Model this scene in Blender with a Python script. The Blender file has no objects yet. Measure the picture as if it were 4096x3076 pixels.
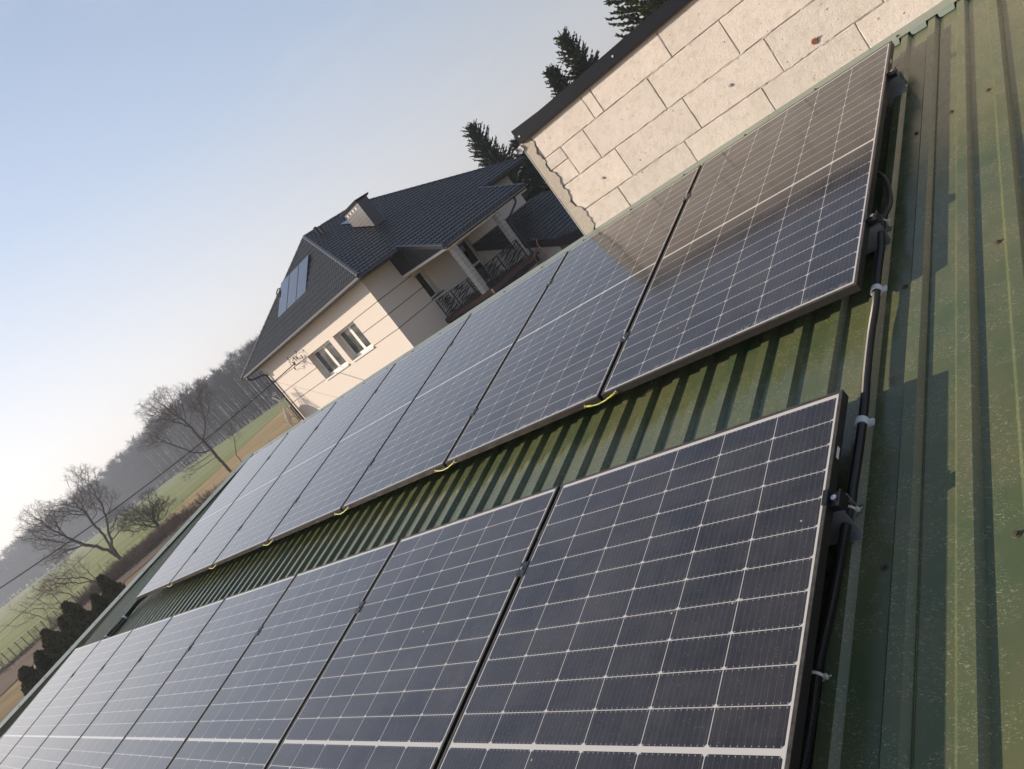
import bpy, bmesh, math, random
import numpy as np
from mathutils import Matrix, Vector, Euler
R_ = math.radians
SC = bpy.context.scene
COL = SC.collection

# ------------------------------------------------------------------ camera
CAM = Vector((0.90744, -4.35479, 0.48377))
RW = [[0.6320505229957948, 0.4899285909837783, -0.6004016256780615],
      [-0.32180081253828663, -0.5388820393853044, -0.7784923793302116],
      [-0.7049513269935075, 0.685256246496294, -0.18294125616168405]]
cd = bpy.data.cameras.new("camera"); cam = bpy.data.objects.new("camera", cd); COL.objects.link(cam)
cd.sensor_width = 36; cd.lens = 3045.85 / 4096 * 36; cd.clip_start = 0.05; cd.clip_end = 6000
mm = Matrix.Identity(4)
for i in range(3):
    mm[i][0] = RW[0][i]; mm[i][1] = -RW[1][i]; mm[i][2] = -RW[2][i] if False else -RW[2][i]
    mm[i][3] = CAM[i]
cam.matrix_world = mm
SC.camera = cam

# ------------------------------------------------------------------ light
SUN = Vector((-1.72, -0.93, 0.83)).normalized()          # direction towards the sun
elev = math.asin(SUN.z); azim = math.atan2(SUN.x, SUN.y)
w = bpy.data.worlds.new("World"); SC.world = w; w.use_nodes = True
nt = w.node_tree; nt.nodes.clear()
N = nt.nodes.new
out = N('ShaderNodeOutputWorld'); bg = N('ShaderNodeBackground'); sky = N('ShaderNodeTexSky')
sky.sky_type = 'NISHITA'; sky.sun_disc = False
sky.sun_elevation = elev; sky.sun_rotation = azim
sky.altitude = 150; sky.air_density = 1.0; sky.dust_density = 3.2; sky.ozone_density = 1.6
tc = N('ShaderNodeTexCoord'); mp = N('ShaderNodeMapping'); ns = N('ShaderNodeTexNoise')
mp.inputs['Scale'].default_value = (1.6, 1.0, 5.0); mp.inputs['Rotation'].default_value = (0.25, 0.1, 0.6)
ns.inputs['Scale'].default_value = 2.3; ns.inputs['Detail'].default_value = 6; ns.inputs['Roughness'].default_value = 0.55
nt.links.new(tc.outputs['Generated'], mp.inputs[0]); nt.links.new(mp.outputs[0], ns.inputs['Vector'])
rp = N('ShaderNodeValToRGB'); rp.color_ramp.elements[0].position = 0.50; rp.color_ramp.elements[1].position = 0.78
rp.color_ramp.elements[0].color = (0, 0, 0, 1); rp.color_ramp.elements[1].color = (0.26, 0.26, 0.26, 1)
nt.links.new(ns.outputs[0], rp.inputs[0])
sp = N('ShaderNodeSeparateXYZ'); nt.links.new(tc.outputs['Generated'], sp.inputs[0])
gr = N('ShaderNodeValToRGB'); nt.links.new(sp.outputs[2], gr.inputs[0])
for k_, (p_, c_) in enumerate(((0.0, (1.0, .92, .86)), (0.10, (.86, .86, .89)), (0.30, (.56, .67, .85)), (0.62, (.345, .435, .645)), (0.80, (.17, .22, .33)), (1.0, (.09, .12, .19)))):
    if k_ > 1: gr.color_ramp.elements.new(p_)
    gr.color_ramp.elements[k_].position = p_; gr.color_ramp.elements[k_].color = (*c_, 1)
vm = N('ShaderNodeVectorMath'); vm.operation = 'SCALE'; vm.inputs['Scale'].default_value = 6.4; nt.links.new(gr.outputs[0], vm.inputs[0])
vl = N('ShaderNodeMix'); vl.data_type = 'RGBA'; vl.inputs['Factor'].default_value = 0.85      # thin winter veil over the clear sky
nt.links.new(sky.outputs[0], vl.inputs[6]); nt.links.new(vm.outputs[0], vl.inputs[7])
dt = N('ShaderNodeVectorMath'); dt.operation = 'DOT_PRODUCT'; nt.links.new(tc.outputs['Generated'], dt.inputs[0]); dt.inputs[1].default_value = (math.sin(azim), math.cos(azim), 0.25)
g1 = N('ShaderNodeMapRange'); nt.links.new(dt.outputs['Value'], g1.inputs[0]); g1.inputs[1].default_value = 0.15; g1.inputs[2].default_value = 1.0
g2 = N('ShaderNodeMapRange'); nt.links.new(sp.outputs[2], g2.inputs[0]); g2.inputs[1].default_value = 0.42; g2.inputs[2].default_value = -0.05
g3 = N('ShaderNodeMath'); g3.operation = 'MULTIPLY'; nt.links.new(g1.outputs[0], g3.inputs[0]); nt.links.new(g2.outputs[0], g3.inputs[1])
gl = N('ShaderNodeVectorMath'); gl.operation = 'SCALE'; gl.inputs[0].default_value = (1.0, 0.72, 0.5); nt.links.new(g3.outputs[0], gl.inputs['Scale'])
a1 = N('ShaderNodeMapRange'); nt.links.new(dt.outputs['Value'], a1.inputs[0]); a1.inputs[1].default_value = -0.1; a1.inputs[2].default_value = 0.8; a1.inputs[3].default_value = 0.60; a1.inputs[4].default_value = 0.93
a2 = N('ShaderNodeVectorMath'); a2.operation = 'SCALE'; nt.links.new(vl.outputs[2], a2.inputs[0]); nt.links.new(a1.outputs[0], a2.inputs['Scale'])
ad = N('ShaderNodeVectorMath'); ad.operation = 'ADD'; nt.links.new(a2.outputs[0], ad.inputs[0]); nt.links.new(gl.outputs[0], ad.inputs[1])
mx = N('ShaderNodeMix'); mx.data_type = 'RGBA'
nt.links.new(rp.outputs[0], mx.inputs['Factor']); nt.links.new(ad.outputs[0], mx.inputs[6]); mx.inputs[7].default_value = (4.0, 3.7, 3.9, 1)
nt.links.new(mx.outputs[2], bg.inputs[0]); bg.inputs[1].default_value = 0.15
nt.links.new(bg.outputs[0], out.inputs[0])
sd = bpy.data.lights.new("sun", 'SUN'); so = bpy.data.objects.new("sun", sd); COL.objects.link(so)
sd.energy = 5.0; sd.angle = R_(0.6); sd.color = (1.0, 0.82, 0.64)
so.rotation_euler = SUN.to_track_quat('Z', 'Y').to_euler()
vs = SC.view_settings; vs.view_transform = 'Standard'; vs.look = 'None'; vs.exposure = 0.33; vs.gamma = 1.0
SC.cycles.max_bounces = 8; SC.cycles.volume_bounces = 0; SC.cycles.use_denoising = True
SC.cycles.volume_step_rate = 4

# ------------------------------------------------------------------ helpers
RM = Matrix(((1.0, 0.0, 0.00046), (0.0, 0.983817, -0.179176), (-0.00047, 0.179176, 0.983817)))  # roof-slope frame
RQ = RM.to_euler()
def P3(x, y, z): return RM @ Vector((x, y, z))
HO = Vector((-24.34295, 16.89181, 0)); HT = 0.069744          # house frame: local x right, y back
HR = Euler((0, 0, -HT))
def H3(x, y, z=0): return HO + Vector((math.cos(HT), -math.sin(HT), 0)) * x + Vector((math.sin(HT), math.cos(HT), 0)) * y + Vector((0, 0, z))
GZ = -3.3

class MB:
    def __init__(s): s.v = []; s.f = []
    def add(s, vs_, fs_):
        b = len(s.v); s.v += [tuple(p) for p in vs_]; s.f += [tuple(i + b for i in f) for f in fs_]; return s
    def box(s, x0, x1, y0, y1, z0, z1):
        return s.add([(x0,y0,z0),(x1,y0,z0),(x1,y1,z0),(x0,y1,z0),(x0,y0,z1),(x1,y0,z1),(x1,y1,z1),(x0,y1,z1)],
            [(0,3,2,1),(4,5,6,7),(0,1,5,4),(1,2,6,5),(2,3,7,6),(3,0,4,7)])
    def hexa(s, a, b):   # two quads (4 pts each) joined
        return s.add(list(a) + list(b), [(3,2,1,0),(4,5,6,7),(0,1,5,4),(1,2,6,5),(2,3,7,6),(3,0,4,7)])
    def slab(s, pts, d):  # polygon extruded by vector d
        n = len(pts); d = Vector(d); q = [Vector(p) for p in pts]
        return s.add(q + [p + d for p in q], [tuple(range(n - 1, -1, -1)), tuple(range(n, 2 * n))] + [(i, (i + 1) % n, n + (i + 1) % n, n + i) for i in range(n)])
    def tube(s, pts, r, n=8, cap=True):
        pts = [Vector(p) for p in pts]; m = len(pts)
        if not hasattr(r, '__len__'): r = [r] * m
        t0 = (pts[1] - pts[0]).normalized(); up = Vector((0, 0, 1)) if abs(t0.z) < 0.9 else Vector((1, 0, 0))
        a = t0.cross(up).normalized(); vs_ = []; fs_ = []
        for i, p in enumerate(pts):
            t = (pts[min(i + 1, m - 1)] - pts[max(i - 1, 0)])
            t = t.normalized() if t.length > 1e-9 else t0
            a = (a - t * a.dot(t)).normalized(); b = t.cross(a)
            for k in range(n):
                an = 2 * math.pi * k / n
                vs_.append(p + (a * math.cos(an) + b * math.sin(an)) * r[i])
        for i in range(m - 1):
            for k in range(n): fs_.append((i * n + k, i * n + (k + 1) % n, (i + 1) * n + (k + 1) % n, (i + 1) * n + k))
        if cap: fs_.append(tuple(range(n - 1, -1, -1))); fs_.append(tuple((m - 1) * n + k for k in range(n)))
        return s.add(vs_, fs_)
    def disc_stack(s, c, ax, prof, n=16):  # lathe round axis ax: prof = [(h, r)]
        c = Vector(c); ax = Vector(ax).normalized()
        s.tube([c + ax * h + ax * 1e-5 * i for i, (h, r) in enumerate(prof)], [r for h, r in prof], n); return s
    def build(s, name, mat, parent=None, smooth=False, bevel=0, angle=None):
        me = bpy.data.meshes.new(name); me.from_pydata(s.v, [], s.f); me.update()
        return link(name, me, mat, parent, smooth, bevel)
def link(name, me, mat, parent=None, smooth=False, bevel=0):
    o = bpy.data.objects.new(name, me); COL.objects.link(o)
    if mat: me.materials.append(mat)
    if smooth: me.polygons.foreach_set('use_smooth', [True] * len(me.polygons))
    if parent: o.parent = parent
    if bevel:
        b = o.modifiers.new('bevel', 'BEVEL'); b.width = bevel; b.segments = 2; b.limit_method = 'ANGLE'; b.angle_limit = 0.6
    return o
def npmesh(name, V, F, mat, parent=None, smooth=False):   # V (n,3), F (m,k) arrays
    me = bpy.data.meshes.new(name); V = np.asarray(V, np.float32); F = np.asarray(F, np.int32)
    k = F.shape[1]; me.vertices.add(len(V)); me.vertices.foreach_set('co', V.ravel())
    me.loops.add(F.size); me.loops.foreach_set('vertex_index', F.ravel())
    me.polygons.add(len(F)); me.polygons.foreach_set('loop_start', np.arange(0, F.size, k, dtype=np.int32))
    me.update(calc_edges=True); me.validate()
    return link(name, me, mat, parent, smooth)
def tag(o, label=None, cat=None, group=None, kind=None):
    if label: o['label'] = label
    if cat: o['category'] = cat
    if group: o['group'] = group
    if kind: o['kind'] = kind
    return o
def thing(name, label, cat, loc=(0, 0, 0), rot=(0, 0, 0), group=None):
    o = bpy.data.objects.new(name, None); COL.objects.link(o); o.location = loc; o.rotation_euler = rot
    o.empty_display_size = 0.1
    return tag(o, label, cat, group)
def dup(o, parent=None, loc=None, rot=None, label=None, scale=None):
    c = o.copy(); COL.objects.link(c)
    if parent is not None: c.parent = parent
    if loc is not None: c.location = loc
    if rot is not None: c.rotation_euler = rot
    if scale is not None: c.scale = (scale,) * 3
    if label: c['label'] = label
    for ch in list(o.children): dup(ch, c)
    return c
def struct(o): o['kind'] = 'structure'; return o

# ------------------------------------------------------------------ materials
class NT:
    def __init__(s, name):
        s.m = bpy.data.materials.new(name); s.m.use_nodes = True; s.t = s.m.node_tree; s.n = s.t.nodes
        s.b = s.n['Principled BSDF']; s._tc = None
    def co(s, kind='Object'):
        if s._tc is None: s._tc = s.n.new('ShaderNodeTexCoord')
        return s._tc.outputs[kind]
    def put(s, sock, v):
        if isinstance(v, bpy.types.NodeSocket): s.t.links.new(v, sock)
        else: sock.default_value = v
    def math(s, op, a, b=None, c=None, clamp=False):
        n = s.n.new('ShaderNodeMath'); n.operation = op; n.use_clamp = clamp
        s.put(n.inputs[0], a)
        if b is not None: s.put(n.inputs[1], b)
        if c is not None: s.put(n.inputs[2], c)
        return n.outputs[0]
    def mapc(s, scale=(1, 1, 1), rot=(0, 0, 0), src=None):
        n = s.n.new('ShaderNodeMapping'); s.t.links.new(src or s.co(), n.inputs[0])
        n.inputs['Scale'].default_value = scale; n.inputs['Rotation'].default_value = rot; return n.outputs[0]
    def noise(s, scale, detail=4, rough=0.5, vec=None, dist=0):
        n = s.n.new('ShaderNodeTexNoise'); s.t.links.new(vec or s.co(), n.inputs['Vector'])
        n.inputs['Scale'].default_value = scale; n.inputs['Detail'].default_value = detail
        n.inputs['Roughness'].default_value = rough; n.inputs['Distortion'].default_value = dist; return n.outputs[0]
    def voro(s, scale, vec=None, feature='F1', rnd=1.0):
        n = s.n.new('ShaderNodeTexVoronoi'); s.t.links.new(vec or s.co(), n.inputs['Vector']); n.feature = feature
        n.inputs['Scale'].default_value = scale; n.inputs['Randomness'].default_value = rnd; return n.outputs
    def ramp(s, f, stops):
        n = s.n.new('ShaderNodeValToRGB'); s.put(n.inputs[0], f); e = n.color_ramp.elements
        while len(e) < len(stops): e.new(0.5)
        for i, (p, c) in enumerate(stops): e[i].position = p; e[i].color = c if len(c) == 4 else (*c, 1)
        return n.outputs[0]
    def step(s, f, a, b, lo=0.0, hi=1.0):
        n = s.n.new('ShaderNodeMapRange'); s.put(n.inputs[0], f); n.inputs[1].default_value = a; n.inputs[2].default_value = b
        n.inputs[3].default_value = lo; n.inputs[4].default_value = hi; return n.outputs[0]
    def mix(s, f, a, b, mode='MIX'):
        n = s.n.new('ShaderNodeMix'); n.data_type = 'RGBA'; n.blend_type = mode
        s.put(n.inputs['Factor'], f)
        for i, v in ((6, a), (7, b)): s.put(n.inputs[i], (*v, 1) if isinstance(v, tuple) and len(v) == 3 else v)
        return n.outputs[2]
    def base(s, v): s.put(s.b.inputs['Base Color'], (*v, 1) if isinstance(v, tuple) and len(v) == 3 else v); return s
    def set(s, **k):
        nm = dict(rough='Roughness', metal='Metallic', ior='IOR', spec='Specular IOR Level', alpha='Alpha', coat='Coat Weight', coatr='Coat Roughness', sss='Subsurface Weight', trans='Transmission Weight', emis='Emission Strength')
        for a, v in k.items(): s.put(s.b.inputs[nm[a]], v)
        return s
    def bump(s, h, strength=0.3, dist=0.01):
        n = s.n.new('ShaderNodeBump'); s.put(n.inputs['Height'], h); n.inputs['Strength'].default_value = strength
        n.inputs['Distance'].default_value = dist; s.t.links.new(n.outputs[0], s.b.inputs['Normal']); return s
    def xyz(s, v=None):
        n = s.n.new('ShaderNodeSeparateXYZ'); s.t.links.new(v or s.co(), n.inputs[0]); return n.outputs

def simple(name, c, rough=0.5, metal=0.0, var=0.15, scale=6.0, bump=0.0, spec=0.5, bs=60):
    t = NT(name); f = t.noise(scale, 5, 0.6)
    a = tuple(x * (1 - var) for x in c); b = tuple(min(1, x * (1 + var)) for x in c)
    t.base(t.mix(f, a, b)).set(rough=rough, metal=metal, spec=spec)
    if bump: t.bump(t.noise(bs, 4, 0.6), bump, 0.01)
    return t.m

# solar glass: object space x 0..1.134, y -2.028..0
def solar_mat():
    t = NT('solar_cells'); X, Y, Z = t.xyz()
    oi = t.n.new('ShaderNodeObjectInfo')
    cx = t.math('DIVIDE', t.math('SUBTRACT', X, 0.016), 0.18367)
    fx = t.math('FRACT', cx); dx = t.math('MULTIPLY', t.math('MINIMUM', fx, t.math('SUBTRACT', 1.0, fx)), 0.18367)
    tt = t.math('ABSOLUTE', t.math('ADD', Y, 1.0155))
    ry = t.math('DIVIDE', t.math('SUBTRACT', tt, 0.006), 0.0897)
    fy = t.math('FRACT', ry); dy0 = t.math('MULTIPLY', fy, 0.0897)
    dy = t.math('MINIMUM', dy0, t.math('SUBTRACT', 0.0897, dy0))
    lt = lambda a, b: t.math('LESS_THAN', a, b)
    gt = lambda a, b: t.math('GREATER_THAN', a, b)
    mxx = lambda *a: (lambda r: r)(__import__('functools').reduce(lambda p, q: t.math('MAXIMUM', p, q), a))
    white = mxx(lt(dx, 0.00105), lt(dy, 0.0011), lt(t.math('ADD', dx, dy0), 0.0090), lt(tt, 0.0062), gt(tt, 0.9925), lt(X, 0.0165), gt(X, 1.1175))
    bx = t.math('MULTIPLY', t.math('ABSOLUTE', t.math('SUBTRACT', t.math('FRACT', t.math('MULTIPLY', fx, 11.0)), 0.5)), 0.0167)
    bar = lt(bx, 0.00042)
    pad = t.math('MULTIPLY', lt(bx, 0.0013), t.math('MULTIPLY', lt(dy, 0.0062), gt(dy, 0.0030)))
    wn = t.n.new('ShaderNodeTexWhiteNoise'); cb = t.n.new('ShaderNodeCombineXYZ')
    t.put(cb.inputs[0], t.math('FLOOR', cx)); t.put(cb.inputs[1], t.math('FLOOR', t.math('MULTIPLY', Y, 11.15))); t.put(cb.inputs[2], oi.outputs['Random'])
    t.put(wn.inputs['Vector'], cb.outputs[0])
    cell = t.mix(wn.outputs['Value'], (0.0065, 0.0072, 0.012), (0.0145, 0.0130, 0.0165))
    # streaks down the glass where rain has run
    st = t.noise(6, 6, 0.62, t.mapc((9.0, 1.1, 1)))
    cell = t.mix(t.step(st, 0.5, 0.8, 0, 0.35), cell, (0.05, 0.045, 0.05))
    c = t.mix(t.math('MULTIPLY', bar, 0.30), cell, (0.17, 0.17, 0.18))
    c = t.mix(t.math('MULTIPLY', pad, 0.55), c, (0.4, 0.4, 0.42))
    c = t.mix(white, c, (0.50, 0.50, 0.48))
    # dust, heavier along the lower edge, and fine specks
    va = t.n.new('ShaderNodeVectorMath'); va.operation = 'ADD'; t.put(va.inputs[0], t.co())
    cb2 = t.n.new('ShaderNodeCombineXYZ'); t.put(cb2.inputs[0], t.math('MULTIPLY', oi.outputs['Random'], 37.0)); t.put(cb2.inputs[1], t.math('MULTIPLY', oi.outputs['Random'], 91.0))
    t.put(va.inputs[1], cb2.outputs[0]); V = va.outputs[0]
    dust = t.step(t.noise(3.1, 7, 0.7, V), 0.32, 0.75, 0.01, 0.10)
    low = t.math('MULTIPLY', t.step(Y, -1.975, -2.02, 0, 1), t.step(t.noise(28, 5, 0.7, V), 0.42, 0.62, 0, 0.6))
    vo = t.voro(170, V); spk = t.math('MULTIPLY', lt(vo['Distance'], 0.12), gt(t.noise(60, 2, 0.5, V), 0.56))
    vo2 = t.voro(17, V); spl = t.math('MULTIPLY', lt(t.math('ADD', vo2['Distance'], t.math('MULTIPLY', t.noise(160, 2, 0.5, V), 0.13)), 0.115), gt(t.noise(5, 2, 0.5, V), 0.58))
    f = t.math('MAXIMUM', t.math('MAXIMUM', dust, low), t.math('MAXIMUM', t.math('MULTIPLY', spk, 0.5), t.math('MULTIPLY', spl, 0.75)))
    c = t.mix(f, c, (0.46, 0.44, 0.41))
    rg = t.math('ADD', t.step(t.noise(5, 5, 0.6, V), 0.3, 0.75, 0.09, 0.14), t.math('MULTIPLY', f, 0.5))
    t.base(c).set(rough=rg, ior=1.6, spec=0.5); t.b.inputs['Sheen Weight'].default_value = 0.30; t.b.inputs['Sheen Roughness'].default_value = 0.25; t.b.inputs['Sheen Tint'].default_value = (.75, .78, .8, 1)
    t.bump(t.noise(1.4, 2, 0.4, V), 0.05, 0.02)
    return t.m

M = {}
M['solar'] = solar_mat()
M['frame'] = simple('black_anodised', (0.020, 0.018, 0.017), 0.38, 0.35, 0.3, 20, 0.05)
t = NT('dusty_frame'); X, Y, Z = t.xyz(); d = t.math('MULTIPLY', t.step(t.noise(45, 5, 0.7), 0.35, 0.7, 0.05, 0.5), t.step(Z, -0.004, -0.0008, 0.12, 1.0))
M['frame'] = t.base(t.mix(d, (0.022, 0.020, 0.019), (0.16, 0.14, 0.12))).set(rough=0.42, metal=0.2).m
M['alu'] = simple('raw_aluminium', (0.42, 0.43, 0.44), 0.38, 0.7, 0.15, 9, 0.05)
M['bolt'] = simple('steel_bolt', (0.6, 0.6, 0.6), 0.25, 0.9, 0.2, 200)
M['blackplastic'] = simple('black_plastic', (0.013, 0.013, 0.014), 0.38, 0, 0.3, 60)
M['conduit'] = simple('black_conduit', (0.018, 0.018, 0.019), 0.33, 0, 0.4, 30)
M['clip'] = simple('white_nylon', (0.62, 0.66, 0.66), 0.45, 0, 0.12, 80)
M['tie'] = simple('natural_nylon', (0.60, 0.62, 0.50), 0.4, 0, 0.12, 80)
M['fencewire'] = simple('weathered_wire', (0.17, 0.15, 0.13), 0.8)
M['screw'] = simple('rusty_screw', (0.10, 0.075, 0.055), 0.6, 0.4, 0.4, 300)

# green trapezoidal sheet with lichen and dirt
def roofsheet():
    t = NT('green_roof_sheet')
    oi = t.n.new('ShaderNodeObjectInfo')
    V = t.co('Object'); big = t.noise(2.2, 6, 0.6, V); fine = t.noise(14, 6, 0.65, V)
    c = t.mix(t.step(big, 0.3, 0.7), (0.060, 0.098, 0.046), (0.120, 0.128, 0.056))
    c = t.mix(t.step(fine, 0.4, 0.75, 0, 0.7), c, (0.125, 0.125, 0.068))
    c = t.mix(t.step(t.noise(5, 5, 0.7, t.mapc((1, 0.25, 1))), 0.5, 0.85, 0, 0.55), c, (0.034, 0.078, 0.044))
    # scraped lichen flecks
    V2 = t.mapc((1.0, 2.4, 1), (0, 0, 0.5)); vo = t.voro(75, t.mapc((1.0, 2.2, 1), (0, 0, 0.6)))
    n1 = t.noise(120, 3, 0.6, V2, 1.5); n2 = t.noise(9, 4, 0.6, V)
    fl = t.math('MULTIPLY', t.math('GREATER_THAN', n1, 0.615), t.math('GREATER_THAN', n2, 0.47))
    sp = t.math('MULTIPLY', t.math('LESS_THAN', vo['Distance'], 0.1), t.math('GREATER_THAN', t.noise(30, 2, 0.5, V), 0.57))
    c = t.mix(t.math('MULTIPLY', t.math('MAXIMUM', fl, sp), 0.65), c, (0.36, 0.37, 0.24))
    t.base(c).set(rough=t.step(fine, 0.3, 0.8, 0.17, 0.32), metal=0.0, spec=0.6)
    t.bump(t.math('ADD', t.noise(10, 4, 0.5, V), t.math('MULTIPLY', fl, 0.25)), 0.12, 0.006)
    return t.m
M['roof'] = roofsheet()
t = NT('teal_flashing'); c = t.mix(t.noise(5, 5, 0.6), (0.17, 0.215, 0.185), (0.25, 0.29, 0.24))
M['flash'] = t.base(c).set(rough=t.step(t.noise(7, 4), 0.3, 0.7, 0.28, 0.42), spec=0.6).bump(t.noise(3, 3), 0.2, 0.01).m
# aerated-concrete blocks
def blockm():
    t = NT('aerated_block'); g = t.n.new('ShaderNodeNewGeometry'); ri = g.outputs['Random Per Island']
    c = t.mix(ri, (0.64, 0.60, 0.55), (0.78, 0.71, 0.645))
    c = t.mix(t.step(t.noise(5, 6, 0.6), 0.35, 0.8, 0, 0.6), c, (0.55, 0.49, 0.41))
    c = t.mix(t.step(t.noise(90, 4, 0.7), 0.45, 0.75, 0, 0.45), c, (0.78, 0.72, 0.64))
    v1 = t.voro(26, t.mapc((1, 1, 1.3))); pit = t.math('MULTIPLY', t.step(t.math('ADD', v1['Distance'], t.math('MULTIPLY', t.noise(150, 2), 0.10)), 0.115, 0.16, 1, 0), t.math('GREATER_THAN', t.noise(19, 2, 0.5), 0.55))
    v2 = t.voro(9, t.mapc((1, 1, 1.4))); pit2 = t.math('MULTIPLY', t.step(t.math('ADD', v2['Distance'], t.math('MULTIPLY', t.noise(110, 3), 0.09)), 0.09, 0.115, 1, 0), t.math('GREATER_THAN', t.noise(6, 2, 0.5), 0.45))
    p = t.math('MAXIMUM', pit, pit2)
    c = t.mix(t.step(t.noise(14, 6, 0.7, t.mapc((1, 1, 1.6), (0, .5, 0))), 0.5, 0.72, 0, 0.5), c, (0.48, 0.41, 0.33))
    c = t.mix(t.math('MULTIPLY', p, 0.6), c, (0.30, 0.24, 0.19))
    t.base(c).set(rough=0.9, spec=0.2)
    h = t.math('SUBTRACT', t.math('ADD', t.math('MULTIPLY', t.noise(150, 5, 0.75), 0.8), t.math('MULTIPLY', t.noise(22, 5, 0.65), 0.9)), t.math('MULTIPLY', p, 2.2))
    t.bump(h, 0.75, 0.008); return t.m
M['block'] = blockm()
t = NT('rough_mortar'); c = t.mix(t.noise(40, 6, 0.7), (0.30, 0.26, 0.21), (0.50, 0.44, 0.36))
M['mortar'] = t.base(c).set(rough=0.95, spec=0.15).bump(t.noise(90, 6, 0.75), 0.9, 0.012).m
M['smear'] = simple('pale_mortar', (0.60, 0.55, 0.48), 0.95, 0, 0.2, 60, 0.6, spec=0.1, bs=200)
t = NT('corner_plaster'); c = t.mix(t.noise(40, 6, 0.7), (0.44, 0.40, 0.34), (0.62, 0.57, 0.49))
M['corner'] = t.base(c).set(rough=0.95, spec=0.1).bump(t.noise(90, 6, 0.75), 0.9, 0.012).m
M['coping'] = simple('black_coping', (0.012, 0.015, 0.022), 0.5, 0.0, 0.2, 5, 0.06, bs=12, spec=0.12)
M['timber'] = simple('brown_batten', (0.16, 0.10, 0.06), 0.8, 0, 0.3, 30)
M['rustpipe'] = simple('rusty_pipe', (0.20, 0.08, 0.04), 0.8, 0.2, 0.4, 90)
# house
t = NT('house_render'); c = t.mix(t.noise(3, 5, 0.6), (0.66, 0.62, 0.575), (0.70, 0.655, 0.61))
M['render'] = t.base(c).set(rough=0.85, spec=0.2).bump(t.noise(120, 4, 0.7), 0.25, 0.004).m
M['groove'] = simple('groove_brown', (0.12, 0.075, 0.045), 0.7, 0)
M['tile'] = simple('metal_tile', (0.040, 0.044, 0.046), 0.38, 0.0, 0.2, 3, 0.04, spec=0.7)
M['hipcap'] = simple('ridge_cap', (0.040, 0.045, 0.052), 0.36, 0.15, 0.2, 3, spec=0.6)
M['fascia'] = simple('dark_sheet_fascia', (0.085, 0.088, 0.098), 0.40, 0.85, 0.1, 4)
M['gutter'] = simple('dark_gutter', (0.022, 0.020, 0.022), 0.30, 0.2, 0.2, 5)
M['cladding'] = simple('dark_cladding', (0.018, 0.022, 0.030), 0.5, 0.1, 0.2, 5)
M['whitepvc'] = simple('white_pvc', (0.78, 0.78, 0.76), 0.3, 0, 0.03, 5)
M['glass'] = (lambda t: t.base(t.mix(t.step(t.noise(2.5, 3), 0.4, 0.6), (0.035, 0.04, 0.045), (0.10, 0.105, 0.11))).set(rough=0.04, spec=0.8).m)(NT('window_glass'))
M['darkglass'] = (lambda t: t.base((0.012, 0.013, 0.014)).set(rough=0.05, spec=0.8).m)(NT('dark_glass'))
M['terrace'] = simple('red_brown_tiles', (0.075, 0.036, 0.028), 0.6, 0, 0.3, 8)
M['deck'] = simple('dark_soffit', (0.030, 0.026, 0.026), 0.7, 0, 0.3, 8)
M['redtile'] = simple('terracotta_edge', (0.45, 0.17, 0.13), 0.7, 0, 0.15, 8)
M['iron'] = simple('black_iron', (0.012, 0.016, 0.020), 0.45, 0.3, 0.2, 8)
t = NT('stone_blocks_grey'); X, Y, Z = t.xyz(); br = t.math('FRACT', t.math('MULTIPLY', Z, 4.6))
c = t.mix(t.noise(4, 5, 0.6), (0.30, 0.30, 0.30), (0.46, 0.45, 0.43))
c = t.mix(t.math('LESS_THAN', br, 0.055), c, (0.12, 0.11, 0.10))
M['stone'] = t.base(c).set(rough=0.75, spec=0.3).bump(t.noise(60, 4), 0.4, 0.01).m
t = NT('collector_glass'); M['collector'] = t.base((0.012, 0.016, 0.03)).set(rough=0.06, ior=1.5, spec=1.0, coat=0.6, coatr=0.05).m
M['dish'] = simple('dish_paint', (0.55, 0.53, 0.50), 0.5, 0.0, 0.08, 4)
M['antenna'] = simple('antenna_metal', (0.75, 0.70, 0.66), 0.35, 0.5, 0.1, 40)
M['steel'] = simple('galvanised', (0.35, 0.36, 0.37), 0.45, 0.6, 0.15, 10)
M['cable'] = simple('black_cable', (0.015, 0.015, 0.016), 0.6)
M['shedwall'] = simple('pale_shed_wall', (0.55, 0.52, 0.46), 0.9, 0, 0.12, 3, 0.2)
# plants
def bark(name, a, b, sc=6): 
    t = NT(name); return t.base(t.mix(t.noise(sc, 5, 0.7, t.mapc((1, 1, 0.3))), a, b)).set(rough=0.9, spec=0.15).m
M['bark'] = bark('grey_brown_bark', (0.060, 0.048, 0.040), (0.13, 0.105, 0.085))
M['bark2'] = bark('dark_bark', (0.035, 0.030, 0.024), (0.075, 0.062, 0.045))
M['twig'] = bark('reddish_twigs', (0.11, 0.070, 0.052), (0.19, 0.125, 0.095))
M['bushm'] = bark('brown_scrub', (0.085, 0.062, 0.048), (0.20, 0.14, 0.105), 2)
M['birch'] = bark('white_birch_bark', (0.50, 0.48, 0.45), (0.74, 0.72, 0.70), 3)
M['wood'] = bark('far_wood_twigs', (0.034, 0.029, 0.028), (0.075, 0.060, 0.055), 0.15)
def leafm(name, a, b, sc):
    t = NT(name); g = t.n.new('ShaderNodeNewGeometry')
    c = t.mix(g.outputs['Random Per Island'], a, b); c = t.mix(t.step(t.noise(sc, 4, 0.6), 0.4, 0.7, 0, 0.7), c, tuple(x * 1.25 for x in b))
    return t.base(c).set(rough=0.65, spec=0.25).m
M['needle'] = leafm('spruce_needles', (0.045, 0.066, 0.034), (0.12, 0.135, 0.065), 0.9)
M['pineneedle'] = leafm('pine_needles', (0.075, 0.095, 0.050), (0.16, 0.18, 0.10), 0.9)
M['cone'] = simple('hanging_cones', (0.22, 0.12, 0.07), 0.8)
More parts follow.
